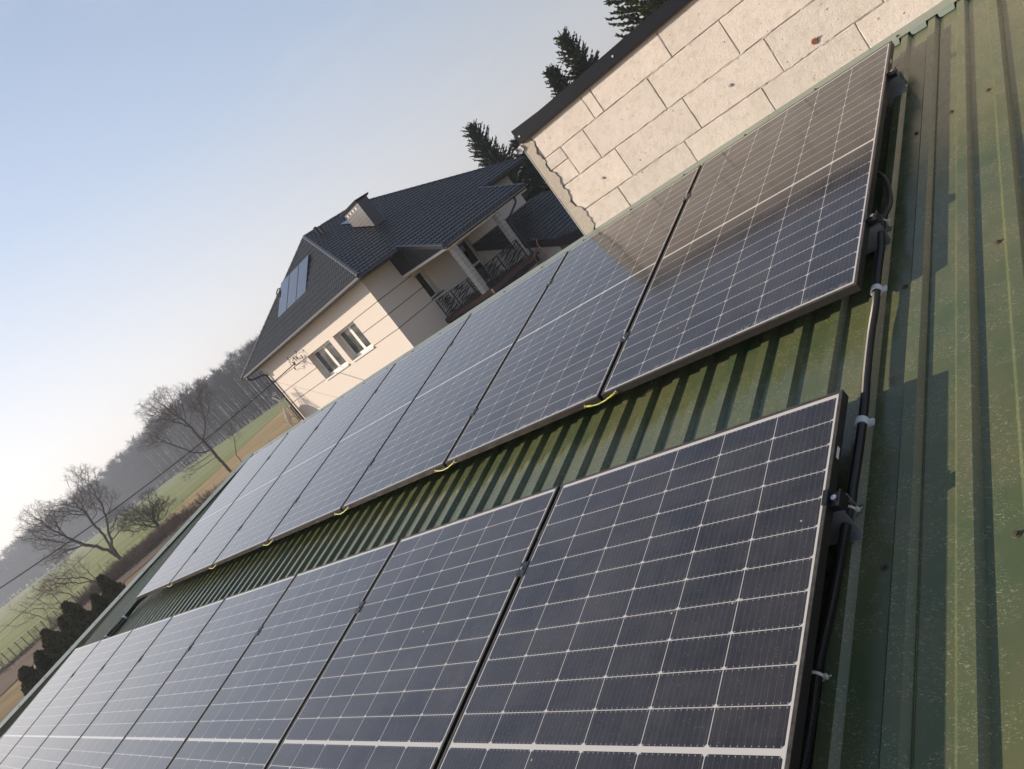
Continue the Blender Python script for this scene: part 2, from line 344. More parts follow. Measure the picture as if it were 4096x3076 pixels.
M['thuja'] = leafm('thuja_green', (0.038, 0.044, 0.019), (0.105, 0.098, 0.045), 1.2)
# ground
def groundm(name, a, b, c_, sc, rot=0.8, fur=0.0, dark=None):
    t = NT(name); V = t.co('Object')
    c = t.mix(t.step(t.noise(sc, 7, 0.65, V), 0.35, 0.68), a, b)
    c = t.mix(t.step(t.noise(sc * 0.17, 5, 0.6, V), 0.4, 0.7, 0, 0.75), c, c_)
    if fur:
        fr = t.noise(fur, 3, 0.5, t.mapc((1.0, 0.035, 1), (0, 0, rot)))
        c = t.mix(t.step(fr, 0.38, 0.66, 0, 0.6), c, dark)
    return t.base(c).set(rough=0.95, spec=0.1).bump(t.noise(sc * 3, 5, 0.7, V), 0.6, 0.08).m
M['ground'] = groundm('rough_grass', (0.20, 0.155, 0.06), (0.29, 0.225, 0.10), (0.21, 0.15, 0.09), 0.9, 0.8, 0.55, (0.10, 0.075, 0.05))
M['scrubland'] = groundm('brown_dead_growth', (0.095, 0.066, 0.048), (0.165, 0.115, 0.085), (0.12, 0.10, 0.07), 0.8, 0.8, 0.5, (0.08, 0.06, 0.05))
M['green'] = groundm('winter_crop', (0.16, 0.20, 0.065), (0.225, 0.26, 0.095), (0.26, 0.26, 0.12), 0.25, 0.78, 0.35, (0.085, 0.12, 0.035))
M['stubble'] = groundm('tan_stubble', (0.33, 0.24, 0.115), (0.42, 0.31, 0.155), (0.26, 0.21, 0.10), 0.4, 0.78, 0.8, (0.17, 0.125, 0.065))
#@@BUILD@@
# ================================================================== shed with green sheet roof
W_, H_, PIT = 1.134, 2.028, 1.154
CR, PAN = -0.107, -0.125
XR, YB, YT = 1.62, -4.95, 0.40
def xv(y): return -8.84 + (y - 0.35) * 0.504 + 0.02          # skewed left verge
shed = thing('shed', 'low shed with a dark green ribbed sheet-metal roof carrying the solar panels', 'shed')
shed.matrix_world = Matrix.Identity(4)
def roof_sheet(x0, n=8):
    prof = []
    for k in range(n):
        b = x0 + k * 0.1375
        prof += [(b, PAN), (b + 0.0765, PAN), (b + 0.09, CR), (b + 0.124, CR)]
    prof += [(x0 + n * 0.1375, PAN), (x0 + n * 0.1375 + 0.004, PAN + 0.0025)]
    ys = np.linspace(YB, YT, 12); m = MB(); vs_ = []; fs_ = []
    for y in ys:
        for (x, z) in prof: vs_.append((x, y, z + 0.0006 * math.sin(x * 23 + y * 2.1)))
    L = len(prof)
    for j in range(len(ys) - 1):
        for i in range(L - 1): fs_.append((j * L + i, j * L + i + 1, (j + 1) * L + i + 1, (j + 1) * L + i))
    m.add(vs_, fs_); me = bpy.data.meshes.new('roof_sheet'); me.from_pydata(m.v, [], m.f)
    bm = bmesh.new(); bm.from_mesh(me)
    # trim along the skewed verge
    d = Vector((0.504, 1, 0)).normalized(); nrm = Vector((-d.y, d.x, 0))
    bmesh.ops.bisect_plane(bm, geom=bm.verts[:] + bm.edges[:] + bm.faces[:], plane_co=(xv(0.35), 0.35, 0), plane_no=nrm, clear_outer=True)
    if not bm.faces: bm.free(); return None
    bm.to_mesh(me); bm.free()
    s = link('roof_sheet', me, M['roof'], shed); s.matrix_world = RM.to_4x4()
    sol = s.modifiers.new('thick', 'SOLIDIFY'); sol.thickness = 0.0012; sol.offset = -1
    return s
screw_me = None
def screw(parent, x, y, z, lone=False):
    global screw_me
    if screw_me is None:
        m = MB(); m.disc_stack((0, 0, 0), (0, 0, 1), [(0, 0.0095), (0.0015, 0.0095), (0.0022, 0.0085), (0.0024, 0.0052), (0.007, 0.0048), (0.0072, 0.001)], 10)
        o = m.build('roof_screw', M['screw'], parent); screw_me = o.data
    else:
        o = bpy.data.objects.new('roof_screw', screw_me); COL.objects.link(o); o.parent = parent
    o.location = (x, y, z); return o
x = 0.1635 - 9 * 1.1
sheets = []
while x < XR:
    s = roof_sheet(x, 8)
    if s: sheets.append((x, s))
    x += 1.1
for x0, s in sheets:
    for k in range(8):
        for j, y in enumerate((-4.4, -3.03, -1.94, -0.87)):
            if (k + j * 3) % 4 == 1 or (abs(x0 - 0.1635) < .01 and k == 1) or (abs(x0 + 0.9365) < .01 and k == 7):
                xs = x0 + k * 0.1375 + 0.0605
                if xs > xv(y) + 0.2 and xs < 1.5: screw(s, xs, y + 0.02 * math.sin(k * 7 + x0), PAN)
# flashing along the high edge, with tongues dressed down into the pans
m = MB()
for i in range(12):
    a = -9.0 + i * 1.02; b = a + 1.04; dz = 0.0012 * (i % 2); ar = max(a, xv(0.42)); br = min(b, XR)
    if br <= ar: continue
    m.hexa([(ar, 0.302, -0.1035 + dz), (br, 0.302, -0.1035 + dz), (br, 0.418, -0.0965 + dz), (ar, 0.418, -0.0965 + dz)],
           [(ar, 0.302, -0.1018 + dz), (br, 0.302, -0.1018 + dz), (br, 0.418, -0.0948 + dz), (ar, 0.418, -0.0948 + dz)])
kk = -70
while True:
    px = 0.1635 + kk * 0.1375; kk += 1
    if px > XR - 0.08: break
    if px < xv(0.3) + 0.02: continue
    x0, x1 = px + 0.002, px + 0.074; j = 0.004 * math.sin(kk * 5.1)
    m.hexa([(x0 - .004, 0.302, -0.1035), (x1 + .004, 0.302, -0.1035), (x1, 0.278 + j, -0.1225), (x0, 0.280 + j, -0.1225)],
           [(x0 - .004, 0.302, -0.1018), (x1 + .004, 0.302, -0.1018), (x1, 0.276 + j, -0.1215), (x0, 0.278 + j, -0.1215)])
f = m.build('ridge_flashing', M['flash'], shed); f.matrix_world = RM.to_4x4()
# verge flashing on the skewed left edge
m = MB(); d = Vector((0.504, 1, 0)).normalized(); nr = Vector((d.y, -d.x, 0))
a0 = Vector((xv(0.42), 0.42, 0)); a1 = Vector((xv(YB), YB, 0))
for i in range(4):
    p = a0.lerp(a1, i / 4); q = a0.lerp(a1, (i + 1.01) / 4); z = -0.070 + 0.001 * (i % 2)
    m.hexa([p - nr * .01 + Vector((0, 0, z)), q - nr * .01 + Vector((0, 0, z)), q + nr * .125 + Vector((0, 0, z - .022)), p + nr * .125 + Vector((0, 0, z - .022))],
           [p - nr * .01 + Vector((0, 0, z + .0015)), q - nr * .01 + Vector((0, 0, z + .0015)), q + nr * .125 + Vector((0, 0, z - .0205)), p + nr * .125 + Vector((0, 0, z - .0205))])
    m.hexa([p - nr * .012 + Vector((0, 0, z - .16)), q - nr * .012 + Vector((0, 0, z - .16)), q - nr * .010 + Vector((0, 0, z - .16)), p - nr * .010 + Vector((0, 0, z - .16))],
           [p - nr * .012 + Vector((0, 0, z + .0015)), q - nr * .012 + Vector((0, 0, z + .0015)), q - nr * .010 + Vector((0, 0, z + .0015)), p - nr * .010 + Vector((0, 0, z + .0015))])
f = m.build('verge_flashing', M['flash'], shed); f.matrix_world = RM.to_4x4()
for i in range(14):
    y = 0.1 - i * 0.36
    c = bpy.data.objects.new('verge_screw', screw_me); COL.objects.link(c); c.parent = shed
    c.matrix_world = RM.to_4x4() @ Matrix.Translation((xv(y) + 0.075, y, -0.0815))
for i in range(22):
    xx = -8.5 + i * 0.47
    if xx > XR: break
    c = bpy.data.objects.new('ridge_screw', screw_me); COL.objects.link(c); c.parent = shed
    c.matrix_world = RM.to_4x4() @ Matrix.Translation((xx, 0.335, -0.0995))
# shed walls under the roof
def world_pt(x, y, z=-0.17): return P3(x, y, z)
m = MB()
cs = [world_pt(xv(YB) + .12, YB + .1), world_pt(XR - .1, YB + .1), world_pt(XR - .1, 0.36), world_pt(xv(0.36) + .12, 0.36)]
for i in range(4):
    a, b = cs[i], cs[(i + 1) % 4]; inn = Vector((-(b - a).y, (b - a).x, 0)).normalized() * 0.2
    m.hexa([Vector((a.x, a.y, GZ - .3)), Vector((b.x, b.y, GZ - .3)), Vector((b.x, b.y, GZ - .3)) + inn, Vector((a.x, a.y, GZ - .3)) + inn], [a, b, b + inn, a + inn])
m.build('shed_wall', M['shedwall'], shed)

# ================================================================== solar panels
FW = 0.0105
def panel_proto():
    root = thing('solar_module', 'x', 'solar panel', (0, 0, 0), RQ, 'framed solar panels in two rows on the shed roof')
    m = MB()
    m.box(0, W_, -FW, 0, -0.030, 0).box(0, W_, -H_, -H_ + FW, -0.030, 0)
    m.box(0, FW, -H_ + FW, -FW, -0.030, 0).box(W_ - FW, W_, -H_ + FW, -FW, -0.030, 0)
    m.box(FW, W_ - FW, -0.03, -FW, -0.030, -0.0285).box(FW, W_ - FW, -H_ + FW, -H_ + 0.03, -0.030, -0.0285)
    m.build('frame', M['frame'], root, bevel=0.0008)
    m = MB(); m.box(FW, W_ - FW, -H_ + FW, -FW, -0.0060, -0.0016)
    m.build('cell_glass', M['solar'], root)
    m = MB(); m.box(0.40, 0.52, -0.09, -0.04, -0.0215, -0.0062).box(0.62, 0.74, -0.09, -0.04, -0.0215, -0.0062)
    m.build('junction_box', M['blackplastic'], root)
    return root
pp = panel_proto()
ORD = ['first', 'second', 'third', 'fourth', 'fifth', 'sixth', 'seventh', 'eighth']
for row, n in ((0, 7), (1, 8)):
    for k in range(n):
        y0 = 0 if row == 0 else -(H_ + 0.500)
        x0 = -(k + 1) * PIT + (PIT - W_) + (0.005 if row else 0)
        nm = 'upper row, behind' if row == 0 else 'front row, nearest'
        if row == 0:
            lab = {0: 'rightmost solar panel of the upper row, reflecting the pale block wall', 6: 'leftmost solar panel of the upper row, brightened by sky glare'}.get(k, f'{ORD[k]} solar panel from the right in the upper row along the roof ridge')
        else:
            lab = {0: 'rightmost solar panel of the front row, darkest and nearest the viewer', 7: 'leftmost solar panel of the front row, palest with sky glare'}.get(k, f'{ORD[k]} solar panel from the right in the front row, nearer the viewer')
        o = pp if (row, k) == (0, 0) else dup(pp)
        wob = random.Random(row * 10 + k)
        o.location = P3(x0, y0, 0.0); o['label'] = lab
        if (row, k) == (0, 0):
            s = MB().box(W_ - .0001, W_ + .0006, -0.245, -0.205, -0.021, -0.011).build('sticker', M['whitepvc'], o)

# clamps, rails
def clamp_mid():
    r = thing('panel_clamp', 'x', 'clamp', (0, 0, 0), RQ, 'black clamps holding the panel frames')
    MB().box(-0.021, 0.021, -0.030, 0.030, 0.0004, 0.0035).box(-0.0085, 0.0085, -0.030, 0.030, -0.032, 0.0004).build('clamp_plate', M['blackplastic'], r, bevel=0.0006)
    MB().disc_stack((0, 0, 0.0035), (0, 0, 1), [(0, .0058), (.005, .0058), (.0052, .003), (.003, .0028)], 12).build('bolt', M['bolt'], r)
    return r
cm = clamp_mid(); first = True
for row, n in ((0, 7), (1, 8)):
    for k in range(1, n):
        for e, frac in enumerate((0.39, H_ - 0.39)):
            if row == 1 and e == 1: continue
            x0 = -k * PIT + (PIT - W_) / 2 + (0.005 if row else 0); y0 = (0 if row == 0 else -(H_ + 0.5)) - frac
            o = cm if first else dup(cm); first = False
            o.location = P3(x0, y0, 0)
            o['label'] = (f'black clamp in the {ORD[k-1]} seam from the right, ' + (('upper row, ridge side' if e == 0 else 'upper row, gap side') if row == 0 else 'front row'))
rails = [(0, -0.385, 'upper'), (0, -1.63, 'lower'), (1, -2.915, 'front')]
for i, (row, y0, nm) in enumerate(rails):
    lab = {0: 'tall raw aluminium rail end under the rightmost upper panel near the ridge', 1: 'short aluminium rail end under the rightmost upper panel beside the first cable tie', 2: 'short aluminium rail end under the right edge of the front panel'}[i]
    r = thing('mounting_rail', lab, 'rail', P3(0.0, y0, 0), RQ, 'aluminium mounting rails under the panel edges')
    xe = 0.040 if i == 0 else 0.034
    m = MB()
    m.box(-0.36, xe, -0.030, -0.0275, CR + .001, -0.031).box(-0.36, xe, 0.0275, 0.030, CR + .001, -0.031).box(-0.36, xe, -0.030, 0.030, -0.0335, -0.0312)
    m.box(-0.36, xe, -0.055, -0.030, CR + .001, CR + .0032).box(-0.36, xe, 0.030, 0.055, CR + .001, CR + .0032)
    m.hexa([(-0.36, -.0275, CR + .03), (xe, -.0275, CR + .03), (xe, -.0275, CR + .0325), (-0.36, -.0275, CR + .0325)], [(-0.36, .0275, CR + .03), (xe, .0275, CR + .03), (xe, .0275, CR + .0325), (-0.36, .0275, CR + .0325)])
    m.build('rail_profile', M['alu'], r)
    for sx in (-0.25, -0.115): MB().disc_stack((sx, -0.043, CR + .003), (0, 0, 1), [(0, .006), (.004, .006), (.0042, .002)], 8).build('rail_screw', M['bolt'], r)
    c = thing('end_clamp', {0: 'black end clamp near the top of the rightmost upper panel', 1: 'black end clamp low on the right side of the upper panel row', 2: 'black end clamp with bright bolt on the right side of the front panel'}[i], 'clamp', P3(0.0, y0, 0), RQ, 'black end clamps at the right ends of the panel rows')
    MB().box(-0.008, 0.003, -0.024, 0.024, 0.0004, 0.0032).box(0.0008, 0.0305, -0.022, 0.022, -0.0305, 0.0018 - .012).box(0.0008, 0.006, -0.022, 0.022, -0.012, 0.0032).box(0.0305, 0.0345, -0.024, 0.024, -0.041, -0.004).build('clamp_body', M['blackplastic'], c, bevel=0.001)
    MB().disc_stack((0.018, 0.0, -0.0100), (0, 0, 1), [(0, .0078), (.0065, .0078), (.007, .0052), (.003, .0046)], 14).build('bolt', M['bolt'], c)
# yellow-green bonding wires across the panel gaps
t = NT('yellow_green_wire'); X, Y, Z = t.xyz()
st = t.math('GREATER_THAN', t.math('FRACT', t.math('ADD', t.math('MULTIPLY', X, 9.0), t.math('MULTIPLY', Z, 160.0))), 0.62)
t.base(t.mix(st, (0.62, 0.52, 0.03), (0.05, 0.28, 0.12))).set(rough=0.4); M['bond'] = t.m
M['bondend'] = simple('yellow_terminal', (0.55, 0.48, 0.03), 0.45)
gw = None
for k in range(1, 7):
    xc = -k * PIT + 0.010
    if gw is None:
        gw = thing('bonding_wire', 'x', 'wire', (0, 0, 0), RQ, 'yellow and green bonding wires between neighbouring panels')
        pts = [(-0.088, -0.004, -0.021), (-0.07, -0.009, -0.024), (-0.03, -0.012, -0.028), (0.01, -0.012, -0.027), (0.05, -0.010, -0.020), (0.075, -0.006, -0.015)]
        MB().tube(pts, 0.0034, 8).build('wire', M['bond'], gw, smooth=True)
        MB().tube([(-0.096, -0.003, -0.021), (-0.066, -0.008, -0.0245)], [.004, .0048], 8).build('wire_end', M['bondend'], gw)
        MB().tube([(0.052, -0.010, -0.020), (0.082, -0.004, -0.0145)], [.0048, .004], 8).build('wire_end', M['bondend'], gw)
        MB().disc_stack((-0.100, 0.001, -0.020), (0, -1, 0), [(0, .0075), (.004, .0075), (.0042, .004), (.011, .0038)], 10).build('terminal_screw', M['bolt'], gw)
        MB().disc_stack((0.088, 0.001, -0.0135), (0, -1, 0), [(0, .0075), (.004, .0075), (.0042, .004), (.011, .0038)], 10).build('terminal_screw', M['bolt'], gw)
        o = gw
    else: o = dup(gw)
    o.location = P3(xc, -H_ - 0.0006, 0)
    o['label'] = f'yellow and green wire bridging the {ORD[k-1]} panel gap from the right below the upper row'
# conduits
def smooth_path(pts, n):
    P = [Vector(p) for p in pts]; P = [P[0] * 2 - P[1]] + P + [P[-1] * 2 - P[-2]]; out_ = []
    for i in range(1, len(P) - 2):
        for k in range(20):
            t_ = k / 20; a, b, c, d = P[i - 1:i + 3]
            out_.append(0.5 * ((2 * b) + (-a + c) * t_ + (2 * a - 5 * b + 4 * c - d) * t_ ** 2 + (-a + 3 * b - 3 * c + d) * t_ ** 3))
    out_.append(P[-2]); L = [0]
    for i in range(1, len(out_)): L.append(L[-1] + (out_[i] - out_[i - 1]).length)
    res = []; j = 0
    for k in range(n):
        s = L[-1] * k / (n - 1)
        while j < len(L) - 2 and L[j + 1] < s: j += 1
        u = (s - L[j]) / max(1e-9, L[j + 1] - L[j]); res.append(out_[j].lerp(out_[j + 1], min(1, max(0, u))))
    return res, L[-1]
def conduit(name, pts, r, label, cat, pitch=0.0052, loc=(0, 0, 0)):
    P, L = smooth_path(pts, 10); n = int(L / pitch) * 2; P, L = smooth_path(pts, n)
    rad = [r if i % 2 else r * 0.78 for i in range(n)]
    o = MB().tube(P, rad, 12).build(name, M['conduit'], None, smooth=False); o.matrix_world = RM.to_4x4()
    return tag(o, label, cat)
CP = [(0.024, -1.575, -0.062), (0.020, -1.64, -0.066), (0.021, -1.75, -0.075), (0.016, -1.83, -0.081), (0.015, -1.95, -0.083), (0.018, -2.05, -0.083), (0.012, -2.20, -0.086), (0.013, -2.38, -0.086), (0.018, -2.53, -0.085),
      (0.018, -2.70, -0.082), (0.017, -2.83, -0.077), (0.018, -2.90, -0.073), (0.010, -2.97, -0.076), (0.000, -3.05, -0.084), (-0.012, -3.17, -0.089), (-0.026, -3.30, -0.092), (-0.028, -3.42, -0.094), (-0.034, -3.55, -0.094), (-0.05, -3.8, -0.094), (-0.12, -4.2, -0.09), (-0.2, -4.9, -0.09)]
conduit('corrugated_conduit', CP, 0.0125, 'long black corrugated conduit running down the roof beside the right ends of the panels', 'conduit')
cb = MB().tube(smooth_path([(-0.10, -1.08, -0.060), (-0.03, -1.19, -0.056), (0.018, -1.30, -0.062), (0.034, -1.42, -0.075), (0.036, -1.50, -0.070), (0.025, -1.57, -0.062), (0.022, -1.60, -0.063)], 60)[0], 0.0095, 12).build('solar_cable', M['cable'], None, smooth=True)
cb.matrix_world = RM.to_4x4(); tag(cb, 'smooth black cable curving out from under the rightmost upper panel into the conduit', 'cable')
conduit('corrugated_conduit', [(-8.02, -1.95, -0.06), (-8.20, -2.04, -0.07), (-8.30, -2.12, -0.082), (-8.38, -2.18, -0.086), (-8.42, -2.30, -0.088), (-8.47, -2.42, -0.088), (-8.5, -2.53, -0.088), (-8.5, -2.9, -0.09)], 0.02, 'thick black conduit bridging the gap between the panel rows at their far left end', 'conduit')
conduit('corrugated_conduit', [(-8.25, -2.20, -0.09), (-8.28, -2.30, -0.092), (-8.31, -2.42, -0.092), (-8.33, -2.53, -0.092), (-8.33, -2.8, -0.092)], 0.016, 'short black conduit loop beside the thick one at the far left row gap', 'conduit')
def ring_clip(pos, big, label, R=0.0125, ax=(0.03, -1, -0.02)):
    r = thing('cable_clip' if big else 'cable_tie', label, 'clip' if big else 'cable tie', RM @ Vector(pos), RQ, 'white clips and ties along the conduit')
    n = 20; wd = 0.011 if big else 0.0035; th = 0.0045 if big else 0.002; m = MB()
    ri = R + 0.0006; vs_ = []; fs_ = []
    for i in range(n):
        a = 2 * math.pi * i / n; c, s = math.cos(a), math.sin(a)
        for (rr, yy) in ((ri, -wd), (ri + th, -wd), (ri + th, wd), (ri, wd)): vs_.append((c * rr, yy, s * rr))
    for i in range(n):
        j = (i + 1) % n
        for k in range(4): l = (k + 1) % 4; fs_.append((i * 4 + k, j * 4 + k, j * 4 + l, i * 4 + l))
    m.add(vs_, fs_); m.build('band', M['clip'] if big else M['tie'], r, smooth=False, bevel=0.0005)
    m = MB()
    if big:
        m.box(ri, ri + 0.016, -0.010, 0.010, -0.012, -0.002).box(ri + 0.012, ri + 0.020, -0.004, 0.004, -0.004, 0.002)
        m.build('latch', M['clip'], r, bevel=0.001)
        MB().box(-ri - 0.007, -ri, -0.010, 0.010, -0.010, 0.004).build('hinge', M['clip'], r, bevel=0.001)
        MB().disc_stack((ri + 0.008, -0.0005, -0.002), (0, 0, 1), [(0, .0036), (.002, .0036), (.0022, .001)], 8).build('latch_pin', M['clip'], r)
    else:
        m.box(ri + 0.001, ri + 0.010, -0.0045, 0.0045, -0.008, 0.003); m.hexa([(ri + .009, -.0022, -.003), (ri + .020, -.0022, -.001), (ri + .020, .0022, -.001), (ri + .009, .0022, -.003)], [(ri + .009, -.0022, -.0015), (ri + .020, -.0022, .0005), (ri + .020, .0022, .0005), (ri + .009, .0022, -.0015)])
        m.build('lock', M['tie'], r, bevel=0.0008)
    return r
ring_clip((0.023, -1.60, -0.064), False, 'white cable tie at the bend of the cable beside the upper panel')
ring_clip((0.0165, -1.975, -0.083), True, 'broad white clip on the conduit near the lower corner of the upper panel')
ring_clip((0.018, -2.585, -0.084), True, 'broad white clip on the conduit beside the top corner of the front panel')
ring_clip((0.018, -2.90, -0.073), False, 'pale cable tie holding the conduit to the front rail end')
ring_clip((-0.027, -3.33, -0.092), False, 'thin white cable tie on the lowest shaded stretch of conduit', R=0.014)
for i, (x_, y_) in enumerate(((-8.36, -2.17), (-8.47, -2.40))):
    r = ring_clip((x_, y_, -0.086), True, ['pale clip on the far left conduits, nearer the ridge', 'pale clip on the far left conduits, nearer the front row'][i], R=0.021)
# debris on the roof
rr = random.Random(5); m = MB()
for (dx_, dy_) in ((0.072, -2.395), (-0.30, -2.14), (-0.86, -2.41)):
    for i in range(26):
        p = Vector((dx_ + rr.uniform(-.012, .012), dy_ + rr.uniform(-.012, .012), PAN + rr.uniform(.001, .008))); q = p + Vector((rr.uniform(-.009, .009), rr.uniform(-.009, .009), rr.uniform(-.003, .005)))
        m.tube([p, q], 0.0007, 3)
o = m.build('dry_moss', simple('dry_moss', (0.28, 0.18, 0.11), 0.9)); o.matrix_world = RM.to_4x4(); tag(o, 'dry brown moss tufts lying in the pans of the green roof', 'moss', kind='stuff')

# ================================================================== unfinished block building
YW = 0.42
bb = thing('block_building', 'unfinished building of pale aerated concrete blocks with a black roof edge beside the shed', 'building', (-2.4, YW, GZ))
def bpart(o): o.matrix_parent_inverse = Matrix.Translation((-2.4, YW, GZ)).inverted(); return o
rb = random.Random(11)
beds = [0.805, 0.602, 0.367, 0.141, -0.09, -0.32]
joints = [
    [-2.30, -1.790, -1.704, -1.122, -0.52, 0.07, 0.66, 1.25, 1.84, 2.43, 3.02, 3.6],
    [-2.32, -2.14, -1.917, -1.331, -0.776, -0.18, 0.41, 1.0, 1.59, 2.18, 2.77, 3.36, 3.6],
    [-2.32, -1.796, -1.212, -0.623, -0.03, 0.56, 1.15, 1.74, 2.33, 2.92, 3.5, 3.6],
    [-2.30, -1.948, -1.359, -0.778, -0.194, 0.39, 0.98, 1.57, 2.16, 2.75, 3.34, 3.6],
    [-2.30, -1.80, -1.2, -0.6, 0.0, 0.6, 1.2, 1.8, 2.4, 3.0, 3.6]]
def rough_block(m, x0, x1, z0, z1, yo):
    g = 0.0025; x0 += g; x1 -= g; z0 += g; z1 -= g; nx = max(3, int((x1 - x0) / 0.03)); nz = max(3, int((z1 - z0) / 0.03)); vs_ = []; fs_ = []
    gx = [x0, x0 + .0035] + list(np.linspace(x0, x1, nx - 1)[1:-1]) + [x1 - .0035, x1]; gz = [z0, z0 + .0035] + list(np.linspace(z0, z1, nz - 1)[1:-1]) + [z1 - .0035, z1]; nx = len(gx) - 1; nz = len(gz) - 1
    for j in range(nz + 1):
        for i in range(nx + 1):
            X_ = gx[i]; Z_ = gz[j]; e = (i in (0, nx)) or (j in (0, nz))
            jx = rb.uniform(-.0016, .0016) if e else 0; jz = rb.uniform(-.0016, .0016) if e else 0
            vs_.append((X_ + jx, YW + yo + (0.003 + rb.uniform(0, .003) if e else rb.uniform(-.0004, .0004)), Z_ + jz))
    for j in range(nz):
        for i in range(nx): a = j * (nx + 1) + i; fs_.append((a, a + 1, a + nx + 2, a + nx + 1))
    ring = [i for i in range(nx + 1)] + [(j + 1) * (nx + 1) - 1 for j in range(1, nz + 1)] + [nz * (nx + 1) + i for i in range(nx - 1, -1, -1)] + [j * (nx + 1) for j in range(nz - 1, 0, -1)]
    n0 = len(vs_); vs_ += [(vs_[k][0], YW + 0.05, vs_[k][2]) for k in ring]; L = len(ring)
    for k in range(L): fs_.append((ring[k], n0 + k, n0 + (k + 1) % L, ring[(k + 1) % L]))
    m.add(vs_, fs_)
m = MB()
for c in range(5):
    z1, z0 = beds[c], beds[c + 1]; js = joints[c]
    for i in range(len(js) - 1):
        if c == 1 and i == 0:
            rough_block(m, js[0], js[1], 0.507, z1, 0.001); rough_block(m, js[0], js[1], z0, 0.507, 0.004); continue
        rough_block(m, js[i], js[i + 1], z0, z1, rb.uniform(0, .003))
wall = bpart(m.build('block_wall', M['block'], bb, smooth=True))
sm = wall.modifiers.new('e', 'EDGE_SPLIT'); sm.split_angle = 0.45
m = MB(); rs = random.Random(3)          # mortar squeezed and smeared over parts of the joints
for c in range(1, 5):
    for i in range(46):
        X_ = rs.uniform(-2.3, 2.2); Z_ = beds[c] + rs.uniform(-.003, .003); L_ = rs.uniform(.012, .07); h_ = rs.uniform(.002, .0055); n_ = 9
        ring = [(X_ + L_ * math.cos(6.283 * k / n_) * rs.uniform(.7, 1.1), YW + .003, Z_ + h_ * math.sin(6.283 * k / n_) * rs.uniform(.6, 1.3)) for k in range(n_)]
        m.add(ring + [(X_, YW - .0022, Z_)], [(k, (k + 1) % n_, n_) for k in range(n_)])
for c in range(4):
    for jx_ in joints[c][1:-2]:
        if rs.random() < .6:
            zc_ = rs.uniform(beds[c + 1] + .03, beds[c] - .03); L_ = rs.uniform(.01, .05); n_ = 9
            ring = [(jx_ + rs.uniform(.002, .005) * math.cos(6.283 * k / n_), YW + .003, zc_ + L_ * math.sin(6.283 * k / n_) * rs.uniform(.6, 1.2)) for k in range(n_)]
            m.add(ring + [(jx_, YW - .002, zc_)], [(k, (k + 1) % n_, n_) for k in range(n_)])
m.box(-2.395, 3.6, YW + 0.014, YW + 0.24, GZ - .3, 0.80).box(-2.395, 3.6, YW + 0.24, 5.5, 0.70, 0.80)
m.box(-2.395, -2.15, YW + .24, 5.5, GZ - .3, .70).box(3.4, 3.6, YW + .24, 5.5, GZ - .3, .70).box(-2.15, 3.4, 5.3, 5.5, GZ - .3, .70)
bpart(m.build('mortar_core', M['smear'], bb))
# rendered strip with a ragged edge down the left corner
zs = np.linspace(-0.35, 0.80, 70); pts = [(-2.402, YW - .004, float(z)) for z in zs]; edge = []
def ragx(z):
    return -2.312 + 0.010 * math.sin(z * 19) + 0.012 * math.sin(z * 43 + 1) + 0.006 * math.sin(z * 120) - 0.02 * max(0, z - .5) + (0.035 * math.exp(-((z - 0.09) / .07) ** 2))
vs_ = []; fs_ = []
for i, z in enumerate(zs):
    z = float(z); vs_ += [(-2.402, YW + .06, z), (-2.402, YW - .007, z), (-2.36, YW - .006 + rb.uniform(-.001, .001), z), (ragx(z) + rb.uniform(-.003, .003), YW - .005, z), (ragx(z) + .002, YW + .004, z)]
for i in range(len(zs) - 1):
    for k in range(4): a = i * 5 + k; fs_.append((a, a + 1, a + 6, a + 5))
bpart(MB().add(vs_, fs_).build('corner_render', M['corner'], bb))
bpart(MB().tube([(-2.403, YW - .008, -.35), (-2.403, YW - .008, .79)], .0028, 6).build('corner_bead', M['whitepvc'], bb))
# coping sheet
m = MB(); kx = [-2.38, -2.1, -1.7, -1.2, -0.4, 1, 3.62]; top = [0.902, 0.884, 0.878, 0.876, 0.874, 0.87, 0.87]
for i in range(len(kx) - 1):
    a, b = kx[i], kx[i + 1]; j = 0.003 if i % 2 else 0
    m.hexa([(a, YW - .034, .792), (b, YW - .034, .792), (b, YW - .032, .792), (a, YW - .032, .792)], [(a, YW - .034, top[i]), (b, YW - .034, top[i + 1]), (b, YW - .032, top[i + 1]), (a, YW - .032, top[i])])
    m.hexa([(a, YW - .034, top[i]), (b, YW - .034, top[i + 1]), (b, 5.55, top[i + 1] - .02), (a, 5.55, top[i] - .02)], [(a, YW - .034, top[i] + .002), (b, YW - .034, top[i + 1] + .002), (b, 5.55, top[i + 1] - .018), (a, 5.55, top[i] - .018)])
m.slab([(-2.38, YW - .034, .792), (-2.38, YW + .12, .805), (-2.38, YW + .12, .90), (-2.38, YW - .034, .902)], (-.002, 0, 0))
bpart(m.build('coping', M['coping'], bb))
bpart(MB().box(-2.37, 3.6, YW - .024, YW + .006, .782, .792).build('batten', M['timber'], bb))
bpart(MB().slab([(-2.40, YW - .02, .79), (-2.445, YW - .02, .782), (-2.45, YW - .02, .752), (-2.425, YW - .02, .735), (-2.385, YW - .02, .752)], (0, .003, 0)).box(-2.46, -2.44, YW - .04, YW - .02, .76, .785).build('bracket', M['alu'], bb))
for (sx, sz) in ((-2.345, .838), (-1.421, .837), (-0.5, .835)):
    bpart(MB().disc_stack((sx, YW - .0345, sz), (0, -1, 0), [(0, .008), (.0015, .008), (.002, .0045), (.006, .0042)], 8).build('coping_screw', M['bolt'], bb))
